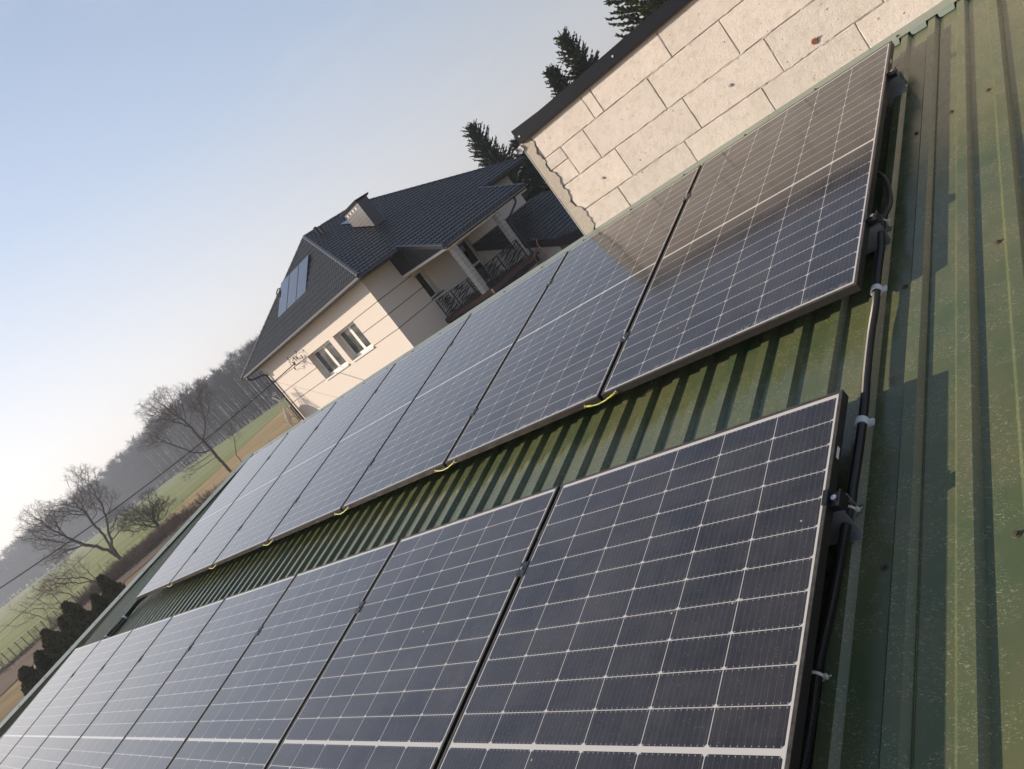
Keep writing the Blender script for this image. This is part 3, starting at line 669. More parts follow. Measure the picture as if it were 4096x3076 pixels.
for i, (ax_, az_, r) in enumerate(((-0.405, .183, .017), (-0.922, .257, .0095), (-2.004, .250, .0095), (0.62, .30, .010))):
    m = MB(); m.disc_stack((ax_, YW + .002, az_), (0, -1, 0), [(0, r), (.008, r), (.0081, r * .74), (-.004, r * .70), (-.0041, .0004)], 16)
    if i == 0: m.tube([(ax_ + r * .9, YW - .004, az_ + .004), (ax_ + r * 2.0, YW - .006, az_ + .010)], [.005, .002], 6)
    bpart(m.build('wall_anchor', M['rustpipe'] if i == 0 else M['steel'], bb))

# ================================================================== neighbouring house
house = thing('house', 'cream rendered house with a black metal tile hip roof beyond the shed ridge', 'house', HO + Vector((0, 0, GZ)), HR)
LZ = Matrix.Translation((0, 0, -GZ))           # local frame of the parts sits at camera-datum height
def hp(o): o.matrix_parent_inverse = LZ; return o
WX, DY = -12.325, 11.475
def walled(a, ua, u0, u1, z0, z1, holes, depth, inward):
    """rectangular wall in plane through a, along unit ua, with openings [(u0,u1,z0,z1)] whose reveals run 'inward'"""
    a = Vector(a); ua = Vector(ua); inn = Vector(inward) * depth; m = MB()
    us = sorted({u0, u1, *[h[0] for h in holes], *[h[1] for h in holes]}); zs_ = sorted({z0, z1, *[h[2] for h in holes], *[h[3] for h in holes]})
    P = lambda u, z: a + ua * u + Vector((0, 0, z))
    for i in range(len(us) - 1):
        for j in range(len(zs_) - 1):
            uc, zc = (us[i] + us[i + 1]) / 2, (zs_[j] + zs_[j + 1]) / 2
            if any(h[0] < uc < h[1] and h[2] < zc < h[3] for h in holes): continue
            m.add([P(us[i], zs_[j]), P(us[i + 1], zs_[j]), P(us[i + 1], zs_[j + 1]), P(us[i], zs_[j + 1])], [(0, 1, 2, 3)])
    for h in holes:
        c = [P(h[0], h[2]), P(h[1], h[2]), P(h[1], h[3]), P(h[0], h[3])]
        for i in range(4): m.add([c[i], c[(i + 1) % 4], c[(i + 1) % 4] + inn, c[i] + inn], [(0, 1, 2, 3)])
    return m
W1 = (-4.54, -2.40, -0.71, 0.75); W2 = (-7.55, -5.00, -0.71, 0.75)
m = walled((0, 0, 0), (1, 0, 0), WX, 0, GZ - .3, 1.95, [W1, W2], 0.42, (0, 1, 0))
m2 = walled((0, 0, 0), (0, 1, 0), 0, DY, GZ - .3, 1.95, [(2.45, 3.18, -0.62, 0.70), (5.70, 6.62, -1.68, 0.62)], 0.42, (-1, 0, 0))
m.add(m2.v, m2.f)
for a, b in (((0, DY, 0), (WX, DY, 0)), ((WX, DY, 0), (WX, 0, 0))):
    a, b = Vector(a), Vector(b); m.add([(a.x, a.y, GZ - .3), (b.x, b.y, GZ - .3), (b.x, b.y, 1.95), (a.x, a.y, 1.95)], [(0, 1, 2, 3)])
hp(m.build('wall', M['render'], house))
# dark joint bands in the render
q = 0.017
for z in (0.745, 0.039, -0.696):
    r_ = -2.40 if z > -.5 else -2.32
    m = MB(); m.box(r_, 0.003, -0.003, 0.001, z - q, z + q).box(-0.001, 0.003, 0.001, {0.745: 2.33, 0.039: 2.45, -0.696: 2.45}[z], z - q, z + q); hp(m.build('render_joint', M['groove'], house))
    hp(MB().box(WX, -7.55, -0.003, 0.001, z - q, z + q).build('render_joint', M['groove'], house))
def win(holes_, y):   # double sash window in the sunny wall
    x0, x1, z0, z1 = holes_; fw = hp(MB().build('window', M['whitepvc'], house)); bpy.data.meshes.remove(fw.data) if False else None
    m = MB(); t_ = 0.075; y0, y1 = y, y + .06; xm = (x0 + x1) / 2
    m.box(x0, x0 + t_, y0, y1, z0, z1).box(x1 - t_, x1, y0, y1, z0, z1).box(x0 + t_, x1 - t_, y0, y1, z1 - t_, z1).box(x0 + t_, x1 - t_, y0, y1, z0, z0 + t_)
    m.box(xm - .06, xm + .06, y0 - .012, y1, z0 + t_, z1 - t_)
    for a, b in ((x0 + t_, xm - .06), (xm + .06, x1 - t_)):
        s = 0.05; m.box(a, a + s, y0 - .012, y1 - .02, z0 + t_, z1 - t_).box(b - s, b, y0 - .012, y1 - .02, z0 + t_, z1 - t_).box(a + s, b - s, y0 - .012, y1 - .02, z0 + t_, z0 + t_ + s).box(a + s, b - s, y0 - .012, y1 - .02, z1 - t_ - s, z1 - t_)
    me = bpy.data.meshes.new('window'); me.from_pydata(m.v, [], m.f); fw.data = me; me.materials.append(M['whitepvc'])
    g = MB().box(x0 + .1, xm - .08, y + .012, y + .02, z0 + .1, z1 - .1).box(xm + .08, x1 - .1, y + .012, y + .02, z0 + .1, z1 - .1).build('pane', M['glass'], fw)
    MB().box(x1 - .16, x1 - .02, y - .20, y - .17, z0 + .02, z1).build('blind_guide', M['whitepvc'], fw)
    MB().box(x0 + .02, x1 - .02, y + .30, y + .32, z0, z1).build('curtain', M['curtain'], fw)
    s = MB().box(x0 - .02, x1 + .07, -.07, y, z0 - .035, z0 + .004).box(x0 - .02, x1 + .07, -.07, -.062, z0 - .075, z0 - .035).build('sill', M['whitepvc'], fw)
    return fw
M['curtain'] = simple('grey_curtain', (0.30, 0.29, 0.28), 0.9)
win(W1, 0.33); win(W2, 0.33)
def shade_opening(y0, y1, z0, z1, nm):
    m = MB(); x = -.34; t_ = .07
    m.box(x - .05, x, y0, y0 + t_, z0, z1).box(x - .05, x, y1 - t_, y1, z0, z1).box(x - .05, x, y0 + t_, y1 - t_, z1 - t_, z1).box(x - .05, x, y0 + t_, y1 - t_, z0, z0 + t_)
    if nm == 'terrace_door': m.box(x - .05, x, y0 + t_, y1 - t_, -.72, -.60)
    w_ = hp(m.build(nm, M['whitepvc'], house))
    MB().box(x - .03, x - .02, y0 + t_, y1 - t_, z0 + t_, z1 - t_).build('pane', M['darkglass'], w_)
    if nm == 'window': MB().box(-.3, .10, y0 - .03, y1 + .08, z0 - .05, z0 + .004).build('sill', M['iron'], w_)
shade_opening(2.45, 3.18, -0.62, 0.70, 'window'); shade_opening(5.70, 6.62, -1.68, 0.62, 'terrace_door')
# ---- metal tile surfaces
PW, PR = 0.255, 0.345
def tiles(origin, ud, sd_, u0, u1, s0, s1, cuts, name='roof', parent=None, mat=None):
    o = Vector(origin); ud = Vector(ud).normalized(); sdv = Vector(sd_).normalized(); nd = ud.cross(sdv)
    if nd.z < 0: nd = -nd
    du = PW / 8; us = np.arange(u0, u1 + du, du); rows = []
    k0 = math.floor(s0 / PR); s = k0 * PR
    while s < s1:
        rows += [(s, 0.052), (s + PR * .5, 0.030), (s + PR - .004, 0.004)]; s += PR
    S = np.array([r[0] for r in rows]); HB = np.array([r[1] for r in rows])
    ph = (us / PW) % 1.0; wv = 0.042 * np.clip(0.5 + 0.62 * np.cos(2 * np.pi * ph), 0, 1) ** 0.8
    U, SS = np.meshgrid(us, S); Hh = HB[:, None] + wv[None, :]
    V = np.stack([U.ravel(), SS.ravel(), Hh.ravel()], 1); L = len(us); n = len(S)
    idx = np.arange(L * n).reshape(n, L); F = np.stack([idx[:-1, :-1].ravel(), idx[:-1, 1:].ravel(), idx[1:, 1:].ravel(), idx[1:, :-1].ravel()], 1)
    ok = np.ones(len(F), bool); C_ = V[F].mean(1)
    for (p, nn) in cuts + [((0, s0), (0, -1)), ((0, s1), (0, 1))]:
        nn = np.array(nn, float); nn /= np.linalg.norm(nn); ok &= ((C_[:, :2] - np.array(p)) @ nn) < 0.3
    F = F[ok]; me = bpy.data.meshes.new(name); me.from_pydata(V.tolist(), [], F.tolist()); bm = bmesh.new(); bm.from_mesh(me)
    bmesh.ops.delete(bm, geom=[v for v in bm.verts if not v.link_faces], context='VERTS')
    for (p, nn) in cuts + [((0, s0), (0, -1)), ((0, s1), (0, 1))]:
        bmesh.ops.bisect_plane(bm, geom=bm.verts[:] + bm.edges[:] + bm.faces[:], plane_co=(p[0], p[1], 0), plane_no=(nn[0], nn[1], 0), clear_outer=True)
    T = Matrix((( ud.x, sdv.x, nd.x, o.x), (ud.y, sdv.y, nd.y, o.y), (ud.z, sdv.z, nd.z, o.z), (0, 0, 0, 1)))
    bmesh.ops.transform(bm, matrix=T, verts=bm.verts[:]); bm.to_mesh(me); bm.free()
    ob = link(name, me, mat or M['tile'], parent or house); hp(ob) if (parent or house) is house else None
    return ob
ZE, ZR, XRG = 1.985, 5.514, -6.345
Y0, Y1, XA, XB = -0.651, 12.142, 0.986, -13.327
RY0, RY1 = 3.551, 7.654
sl = math.hypot(XA - XRG, ZR - ZE); fl = math.hypot(RY0 - Y0, ZR - ZE)
# side slope towards +x  (u = y, s up slope)
n1 = (-(sl), (RY0 - Y0)); n2 = (sl, (Y1 - RY1))
tiles((XA, 0, ZE), (0, 1, 0), (-(XA - XRG), 0, ZR - ZE), Y0, Y1, 0, sl, [((Y0, 0), (-sl, RY0 - Y0)), ((Y1, 0), (sl, Y1 - RY1))])
sl2 = math.hypot(XRG - XB, ZR - ZE)
tiles((XB, 0, ZE), (0, 1, 0), (XRG - XB, 0, ZR - ZE), Y0, Y1, 0, sl2, [((Y0, 0), (-sl2, RY0 - Y0)), ((Y1, 0), (sl2, Y1 - RY1))])
tiles((0, Y0, ZE), (1, 0, 0), (0, RY0 - Y0, ZR - ZE), XB, XA, 0, fl, [((XA, 0), (fl, XA - XRG)), ((XB, 0), (-fl, XRG - XB))])
flb = math.hypot(Y1 - RY1, ZR - ZE)
tiles((0, Y1, ZE), (1, 0, 0), (0, -(Y1 - RY1), ZR - ZE), XB, XA, 0, flb, [((XA, 0), (flb, XA - XRG)), ((XB, 0), (-flb, XRG - XB))])
# porch roof: the same slope carried down over the terrace
EY0, EY1 = 1.86, 8.30
tiles((XA, 0, ZE), (0, 1, 0), (-(XA - XRG), 0, ZR - ZE), EY0 + .02, EY1, -2.58, 0.01, [((EY0 + .02, 0), (-1, 0)), ((EY1, 0), (1, 0))], 'porch_roof')
sc_ = (XA - XRG) / sl; sz_ = (ZR - ZE) / sl
ex_, ez_ = XA + 2.58 * sc_, ZE - 2.58 * sz_
# under-roof solid (dark) just below the tiles
A_, B_, C_, D_ = (XA, Y0, ZE - .02), (XA, Y1, ZE - .02), (XB, Y1, ZE - .02), (XB, Y0, ZE - .02); E_, F_ = (XRG, RY0, ZR - .02), (XRG, RY1, ZR - .02)
m = MB().add([A_, B_, C_, D_, E_, F_, (XA - .02, Y0 + .02, ZE - .14), (XA - .02, Y1 - .02, ZE - .14), (XB + .02, Y1 - .02, ZE - .14), (XB + .02, Y0 + .02, ZE - .14)],
    [(0, 1, 5, 4), (1, 2, 5), (2, 3, 4, 5), (3, 0, 4), (6, 9, 8, 7), (0, 6, 7, 1), (1, 7, 8, 2), (2, 8, 9, 3), (3, 9, 6, 0)])
m.hexa([(XA, EY0 + .02, ZE - .14), (XA, EY1, ZE - .14), (ex_, EY1, ez_ - .14), (ex_, EY0 + .02, ez_ - .14)], [(XA, EY0 + .02, ZE - .02), (XA, EY1, ZE - .02), (ex_, EY1, ez_ - .02), (ex_, EY0 + .02, ez_ - .02)])
hp(m.build('eaves_soffit', M['deck'], house))
# fascias
m = MB(); ft, fb = ZE + .035, ZE - .115
m.box(XB, XA + .03, Y0 - .03, Y0 - .012, fb, ft).box(XB - .03, XB - .012, Y0 - .03, Y1, fb, ft).box(XB, XA + .03, Y1 + .012, Y1 + .03, fb, ft)
m.box(XA + .012, XA + .03, Y0 - .012, EY0, fb, ft).box(XA + .012, XA + .03, EY1, Y1, fb, ft)
m.box(ex_ + .012, ex_ + .03, EY0, EY1 + .02, ez_ - .13, ez_ + .035)
hp(m.build('fascia', M['fascia'], house))
for yy in (EY0 - .015, EY1 + .005):   # sloping verge sheets of the porch roof
    m = MB()
    m.hexa([(XA - .1, yy, ZE - .02), (ex_ + .02, yy, ez_ - .12), (ex_ + .02, yy + .02, ez_ - .12), (XA - .1, yy + .02, ZE - .02)], [(XA - .1, yy, ZE + .13), (ex_ + .02, yy, ez_ + .075), (ex_ + .02, yy + .02, ez_ + .075), (XA - .1, yy + .02, ZE + .13)])
    m.hexa([(XA - .1, yy, ZE + .13), (ex_ + .02, yy, ez_ + .075), (ex_ + .02, yy + .16, ez_ + .075), (XA - .1, yy + .16, ZE + .13)] if yy < 5 else [(XA - .1, yy - .14, ZE + .13), (ex_ + .02, yy - .14, ez_ + .075), (ex_ + .02, yy + .02, ez_ + .075), (XA - .1, yy + .02, ZE + .13)],
           [(XA - .1, yy, ZE + .134), (ex_ + .02, yy, ez_ + .079), (ex_ + .02, yy + .16, ez_ + .079), (XA - .1, yy + .16, ZE + .134)] if yy < 5 else [(XA - .1, yy - .14, ZE + .134), (ex_ + .02, yy - .14, ez_ + .079), (ex_ + .02, yy + .02, ez_ + .079), (XA - .1, yy + .02, ZE + .134)])
    hp(m.build('verge_sheet', M['fascia'], house))
# gutters: half-round channels with brackets
def gutter(a, b, outw, z):
    a = Vector(a); b = Vector(b); o_ = Vector(outw); R__ = .062; vs_ = []; fs_ = []; n = 9
    for P in (a, b):
        for r__ in (R__, R__ - .006):
            for i in range(n): an = math.pi * i / (n - 1); vs_.append(P + o_ * (math.cos(an) * r__) + Vector((0, 0, z - math.sin(an) * r__)))
    for i in range(n - 1): fs_ += [(i, i + 1, 2 * n + i + 1, 2 * n + i), (n + i + 1, n + i, 3 * n + i, 3 * n + i + 1)]
    m = MB().add(vs_, fs_); m.add([vs_[i] for i in range(n)], [tuple(range(n))]); m.add([vs_[2 * n + i] for i in range(n)], [tuple(range(n))])
    m.tube([a + o_ * R__ + Vector((0, 0, z)), b + o_ * R__ + Vector((0, 0, z))], .006, 6)
    g = hp(m.build('gutter', M['gutter'], house)); m = MB(); Ln = (b - a).length; k = int(Ln / .6); t_ = (b - a).normalized()
    for i in range(k + 1):
        p = a + t_ * (Ln * i / k); pp_ = [p + o_ * (math.cos(math.pi * j / 8) * (R__ + .004)) + Vector((0, 0, z - math.sin(math.pi * j / 8) * (R__ + .004))) for j in range(9)]
        m.tube(pp_, .006, 4)
    m.build('gutter_bracket', M['steel'], g)
gutter((XB, Y0 - .10, 0), (XA + .08, Y0 - .10, 0), (0, -1, 0), ZE - .085)
gutter((XA + .10, Y0 - .05, 0), (XA + .10, EY0 - .03, 0), (1, 0, 0), ZE - .085)
gutter((XA + .10, EY1 + .1, 0), (XA + .10, Y1, 0), (1, 0, 0), ZE - .085)
gutter((ex_ + .10, EY0, 0), (ex_ + .10, EY1 + .1, 0), (1, 0, 0), ez_ - .09)
# hip and ridge caps
def caps(a, b, r_=0.10, st=0.33):
    a, b = Vector(a), Vector(b); L = (b - a).length; k = int(L / st); m = MB(); t_ = (b - a).normalized()
    for i in range(k + 1):
        p = a + t_ * (i * L / (k + 1)); q_ = a + t_ * ((i + 1.06) * L / (k + 1)); m.tube([p, q_], [r_ * 1.08, r_ * 0.93], 12)
    m.tube([a - t_ * .02, a + t_ * .02], [r_ * 1.1, r_ * 1.1], 12)
    hp(m.build('ridge_cap', M['hipcap'], house, smooth=True)).modifiers.new('e', 'EDGE_SPLIT').split_angle = 0.6
caps((XA, Y0, ZE + .02), (XRG, RY0, ZR + .02)); caps((XB, Y0, ZE + .02), (XRG, RY0, ZR + .02)); caps((XA, Y1, ZE + .02), (XRG, RY1, ZR + .02)); caps((XB, Y1, ZE + .02), (XRG, RY1, ZR + .02))
caps((XRG, RY0, ZR + .02), (XRG, RY1, ZR + .02))
# chimney clad in dark sheet
def zroof(x): return ZE + (XA - x) * (ZR - ZE) / (XA - XRG)
ch = hp(MB().box(-3.68, -2.28, 4.31, 5.03, 3.2, 5.04).build('chimney', M['fascia'], house))
m = MB()
for i, z in enumerate(np.arange(3.5, 4.95, 0.165)): m.box(-3.684, -2.276, 4.306, 4.312, float(z), float(z) + .012)
m.hexa([(-2.18, 4.24, zroof(-2.18) + .02), (-3.78, 4.24, zroof(-3.78) + .02), (-3.78, 4.30, zroof(-3.78) + .02), (-2.18, 4.30, zroof(-2.18) + .02)], [(-2.18, 4.24, zroof(-2.18) + .075), (-3.78, 4.24, zroof(-3.78) + .075), (-3.78, 4.30, zroof(-3.78) + .075), (-2.18, 4.30, zroof(-2.18) + .075)])
m.box(-2.28, -2.16, 4.24, 5.08, zroof(-2.2) - .02, zroof(-2.2) + .08)
m.build('sheet_seam', M['coping'], ch)
MB().box(-3.80, -2.20, 4.20, 5.14, 5.04, 5.10).box(-3.84, -2.16, 4.16, 5.18, 5.10, 5.125).build('chimney_cap', M['coping'], ch)
m = MB()
for i in range(4):
    cx_ = -3.47 + i * .28; m.box(cx_ - .045, cx_ + .045, 4.296, 4.305, 4.78, 4.90)
m.build('vent_grille', M['whitepvc'], ch)
def pipe(x, y, h, r_=.075):
    z = zroof(x) if x > XRG else ZE + (x - XB) * (ZR - ZE) / (XRG - XB)
    v = hp(MB().tube([(x, y, z - .1), (x, y, z + h)], r_, 14).build('vent_pipe', M['gutter'], house, smooth=True)); v.modifiers.new('e', 'EDGE_SPLIT').split_angle = .7
    m = MB()
    for k in range(4): m.tube([(x, y, z + h - .16 + k * .05), (x, y, z + h - .135 + k * .05)], r_ * 1.35, 14)
    m.build('pipe_cowl', M['blackplastic'], v)
pipe(-5.43, 3.74, .45); pipe(-5.05, 3.74, .45); pipe(-6.9, 6.4, .35, .09)
# roof light beside the chimney, another hatch behind the ridge
rl = hp(MB().hexa([(-4.98, 4.72, zroof(-4.98) + .02), (-4.1, 4.72, zroof(-4.1) + .02), (-4.1, 5.3, zroof(-4.1) + .02), (-4.98, 5.3, zroof(-4.98) + .02)], [(-4.98, 4.72, zroof(-4.98) + .10), (-4.1, 4.72, zroof(-4.1) + .10), (-4.1, 5.3, zroof(-4.1) + .10), (-4.98, 5.3, zroof(-4.98) + .10)]).build('roof_light', M['gutter'], house))
MB().add([(-4.93, 4.77, zroof(-4.93) + .106), (-4.15, 4.77, zroof(-4.15) + .106), (-4.15, 5.25, zroof(-4.15) + .106), (-4.93, 5.25, zroof(-4.93) + .106)], [(0, 1, 2, 3)]).build('pane', M['collector'], rl)
hp(MB().hexa([(-6.9, 4.9, 5.2), (-6.4, 4.9, 5.48), (-6.4, 5.9, 5.48), (-6.9, 5.9, 5.2)], [(-6.95, 4.9, 5.42), (-6.45, 4.9, 5.66), (-6.45, 5.9, 5.66), (-6.95, 5.9, 5.42)]).build('roof_hatch', M['fascia'], house))
# porch gable cheek of dark standing-seam sheet, beam, ceiling
m = MB().slab([(0.001, 1.90, .97), (3.30, 1.90, .79), (3.30, 1.90, .88), (XA, 1.90, ZE - .10), (0.001, 1.90, ZE - .10)], (0, .05, 0))
for i in range(18):
    xx = 0.15 + i * .175; zt = min(ZE - .10, ZE - .05 - max(0, xx - XA) * sz_ / sc_); zb_ = .97 - (xx / 3.3) * .18
    if zt - zb_ > .05: m.box(xx - .008, xx + .008, 1.888, 1.90, zb_ + .005, zt - .005)
hp(m.build('gable_cladding', M['cladding'], house))
hp(MB().hexa([(0.001, 1.88, .86), (3.35, 1.88, .68), (3.35, 2.12, .68), (0.001, 2.12, .86)], [(0.001, 1.88, .968), (3.35, 1.88, .788), (3.35, 2.12, .788), (0.001, 2.12, .968)]).box(3.05, 3.35, 2.12, 8.15, .64, .80).hexa([(0.001, 2.12, .90), (3.05, 2.12, .74), (3.05, 8.15, .74), (0.001, 8.15, .90)], [(0.001, 2.12, .94), (3.05, 2.12, .78), (3.05, 8.15, .78), (0.001, 8.15, .94)]).build('porch_beam', M['render'], house))
hp(MB().slab([(0.001, 8.10, .90), (3.30, 8.10, .76), (3.30, 8.10, .86), (XA, 8.10, ZE - .10), (0.001, 8.10, ZE - .10)], (0, .05, 0)).build('gable_cladding', M['cladding'], house))
# pillars
for (px, py) in ((3.02, 2.20), (3.05, 5.42)):
    hp(MB().box(px + .03, px + .31, py + .03, py + .31, -1.68, .66).build('pillar', M['stone'], house, bevel=.006))
# terrace
hp(MB().box(0.001, 3.72, 2.28, 5.92, -1.90, -1.70).box(0.001, 3.66, 2.34, 5.86, -1.70, -1.68).build('terrace_slab', M['terrace'], house, bevel=.01))
hp(MB().box(0.001, 3.60, 2.40, 5.80, -2.15, -1.90).build('terrace_soffit', M['deck'], house))
hp(MB().box(0.001, 3.35, 2.60, 5.70, GZ - .2, -2.15).build('terrace_base', M['render'], house))
# zebra-pattern railings
def railing(a, b, posts, seed):
    a, b = Vector(a), Vector(b); L = (b - a).length; t_ = (b - a).normalized(); nn = Vector((-t_.y, t_.x, 0)); rz = random.Random(seed)
    P = lambda u, z, o_=0: a + t_ * u + nn * o_ + Vector((0, 0, z))
    m = MB(); z0, z1 = -1.60, -0.78
    for u in posts: m.hexa([P(u - .022, -1.68, -.02), P(u + .022, -1.68, -.02), P(u + .022, -1.68, .02), P(u - .022, -1.68, .02)], [P(u - .022, z1 + .01, -.02), P(u + .022, z1 + .01, -.02), P(u + .022, z1 + .01, .02), P(u - .022, z1 + .01, .02)])
    m.hexa([P(0, z1 - .02, -.015), P(L, z1 - .02, -.015), P(L, z1 - .02, .015), P(0, z1 - .02, .015)], [P(0, z1 + .012, -.015), P(L, z1 + .012, -.015), P(L, z1 + .012, .015), P(0, z1 + .012, .015)])
    m.hexa([P(0, z0 - .02, -.012), P(L, z0 - .02, -.012), P(L, z0 - .02, .012), P(0, z0 - .02, .012)], [P(0, z0 + .01, -.012), P(L, z0 + .01, -.012), P(L, z0 + .01, .012), P(0, z0 + .01, .012)])
    r = hp(m.build('railing', M['iron'], house))
    for i in range(len(posts) - 1):
        m = MB()
        u0, u1 = posts[i] + .02, posts[i + 1] - .02; LL = u1 - u0; n = 15
        for k in range(n + 9):      # tapering wavy stripes, slanting across the panel
            zc = z0 + (z1 - z0) * ((k + .5) / n) * 1.0 - .30; sl_ = rz.uniform(.42, .62); am = rz.uniform(.012, .03); ph = rz.uniform(0, 6); f0 = rz.uniform(-.1, .15); f1 = rz.uniform(.8, 1.1); fr_ = rz.uniform(5, 9)
            pr = []
            for j in range(19):
                g = f0 + (f1 - f0) * j / 18; u = u0 + LL * min(1, max(0, g)); z = zc + sl_ * LL * g * .5 + am * math.sin(g * fr_ + ph); wd_ = .021 * math.sin(math.pi * min(1, max(0.05, j / 18))) ** .5 + .003
                pr.append((u, min(z1, max(z0, z)), wd_ if z0 - wd_ < z < z1 + wd_ else 0))
            for j in range(len(pr) - 1):
                (ua, za, wa), (ub, zb_, wb_) = pr[j], pr[j + 1]
                if wa == 0 or wb_ == 0 or ub - ua < 1e-4: continue
                m.hexa([P(ua, max(z0, za - wa), -.003), P(ub, max(z0, zb_ - wb_), -.003), P(ub, max(z0, zb_ - wb_), .003), P(ua, max(z0, za - wa), .003)], [P(ua, min(z1, za + wa), -.003), P(ub, min(z1, zb_ + wb_), -.003), P(ub, min(z1, zb_ + wb_), .003), P(ua, min(z1, za + wa), .003)])
        m.build('stripe_panel', M['iron'], r)
railing((0.08, 2.45, 0), (3.0, 2.45, 0), [0.04, 1.26, 2.52, 2.90], 3)
railing((3.40, 2.56, 0), (3.40, 5.5, 0), [0.02, 1.36, 2.92], 8)
# left side balcony with a red tile edge
hp(MB().box(-13.5, WX, 0.35, 4.0, -1.95, -1.80).build('balcony_slab', M['redtile'], house))
def small_rail():
    m = MB(); 
    for i in range(9): m.box(-13.45 + i * .135, -13.40 + i * .135, .40, .42, -1.8, -.85)
    m.box(-13.47, WX, .39, .43, -.87, -.83).box(-13.47, -13.43, .39, 4, -.87, -.83)
    for i in range(26): m.box(-13.46, -13.44, .45 + i * .135, .50 + i * .135, -1.8, -.85)
    hp(m.build('balcony_railing', M['iron'], house))
small_rail()
# downpipes
hp(MB().tube(smooth_path([(-12.75, -.74, 1.86), (-12.72, -.70, 1.66), (-12.5, -.50, 1.52), (-12.15, -.16, 1.42), (-12.06, -.09, 1.25), (-12.06, -.09, .9), (-12.06, -.09, -3.2)], 40)[0], .052, 12).build('downpipe', M['gutter'], house, smooth=True))
hp(MB().tube(smooth_path([(3.42, 7.0, .76), (3.42, 7.0, .60), (3.44, 6.8, .46), (3.45, 5.95, .14), (3.45, 5.82, 0), (3.45, 5.80, -.3), (3.45, 5.80, -1.9)], 40)[0], .05, 12).build('downpipe', M['gutter'], house, smooth=True))
# ---- lower side wing
kx_, kz_ = 4.40, -1.83; wl_ = math.hypot(kx_, .13 - kz_)
tiles((kx_, 0, kz_), (0, 1, 0), (-kx_, 0, .13 - kz_), 6.5, 14.5, 0, wl_, [((6.5, 0), (-1, 0)), ((14.5, 0), (1.0, 0.0)), ((11.9, wl_), (0.87, 0.5))], 'wing_roof')
tiles((8.2, 0, kz_ - .62), (0, 1, 0), (-(8.2 - kx_), 0, .62), 6.5, 14.5, 0, math.hypot(8.2 - kx_, .62), [((6.5, 0), (-1, 0)), ((14.5, 0), (1, 0))], 'wing_roof')
m = MB()
for y0_, y1_ in ((6.44, 6.50),):
    m.hexa([(0, y0_, -.19), (kx_, y0_, kz_ - .34), (kx_, y1_, kz_ - .34), (0, y1_, -.19)], [(0, y0_, .17), (kx_, y0_, kz_ + .05), (kx_, y1_, kz_ + .05), (0, y1_, .17)])
    m.hexa([(kx_, y0_, kz_ - .36), (8.2, y0_, kz_ - .62 - .36), (8.2, y1_, kz_ - .62 - .36), (kx_, y1_, kz_ - .36)], [(kx_, y0_, kz_ + .05), (8.2, y0_, kz_ - .57), (8.2, y1_, kz_ - .57), (kx_, y1_, kz_ + .05)])
m.hexa([(0, 6.5, -.05), (kx_, 6.5, kz_ - .22), (kx_, 13, kz_ - .22), (0, 13, -.05)], [(0, 6.5, .1), (kx_, 6.5, kz_ - .02), (kx_, 13, kz_ - .02), (0, 13, .1)])
m.hexa([(kx_, 6.5, kz_ - .22), (8.2, 6.5, kz_ - .84), (8.2, 14, kz_ - .84), (kx_, 14, kz_ - .22)], [(kx_, 6.5, kz_ - .02), (8.2, 6.5, kz_ - .65), (8.2, 14, kz_ - .65), (kx_, 14, kz_ - .02)])
hp(m.build('wing_fascia', M['deck'], house))
hp(MB().slab([(0.002, 6.72, GZ - .2), (4.15, 6.72, GZ - .2), (4.15, 6.72, kz_ - .1), (0.002, 6.72, -.05)], (0, 5.0, 0)).build('wing_wall', M['render'], house))

# ---- solar water collectors on the hip
fa = math.atan2(ZR - ZE, RY0 - Y0); zf = lambda y: ZE + (y - Y0) * (ZR - ZE) / (RY0 - Y0)
yb_, yt_ = .62, 2.10; zb1, zt1 = zf(yb_) + .10, zf(yt_) + .24; cl = math.hypot(yt_ - yb_, zt1 - zb1); ca = math.atan2(zt1 - zb1, yt_ - yb_)
for i in range(3):
    xr_ = -4.90 - i * 1.21
    lab = ['right-hand flat solar water collector on the front slope of the house roof', 'middle flat solar water collector of three on the house roof', 'left-hand flat solar water collector on the front slope of the house roof'][i]
    c = thing('water_collector', lab, 'solar collector', H3(xr_, yb_, zb1), Euler((ca, 0, -HT)), 'flat glazed collectors on the house roof')
    MB().box(-1.17, 0, 0, cl, -.09, 0).build('casing', M['gutter'], c)
    MB().box(-1.145, -.025, .025, cl - .025, .001, .006).build('cover_glass', M['collector'], c)
    m = MB()
    for xx in (-1.05, -.1): m.hexa([(xx - .02, .05, -.16), (xx + .02, .05, -.16), (xx + .02, cl - .1, -.30), (xx - .02, cl - .1, -.30)], [(xx - .02, .05, -.092), (xx + .02, .05, -.092), (xx + .02, cl - .1, -.092), (xx - .02, cl - .1, -.092)])
    m.box(-1.19, .02, -.06, -.01, -.12, -.04)
    m.build('support', M['iron'], c)
    m = MB()
    for xx in (-.95, -.2): m.disc_stack((xx, -.065, -.06), (0, -1, 0), [(0, .018), (.02, .016)], 8)
    m.build('union_nut', M['bolt'], c)
pl = [H3(-8.52, yt_ - .25, zt1 - .2), H3(-8.66, yt_ - .3, zt1 - .16), H3(-8.70, yt_ - .5, zt1 - .33), H3(-8.52, yt_ - .6, zt1 - .5)]
tag(MB().tube(smooth_path(pl, 16)[0], .03, 8).build('collector_pipe', M['gutter'], None, smooth=True), 'curved dark pipe at the left side of the roof collectors', 'pipe')

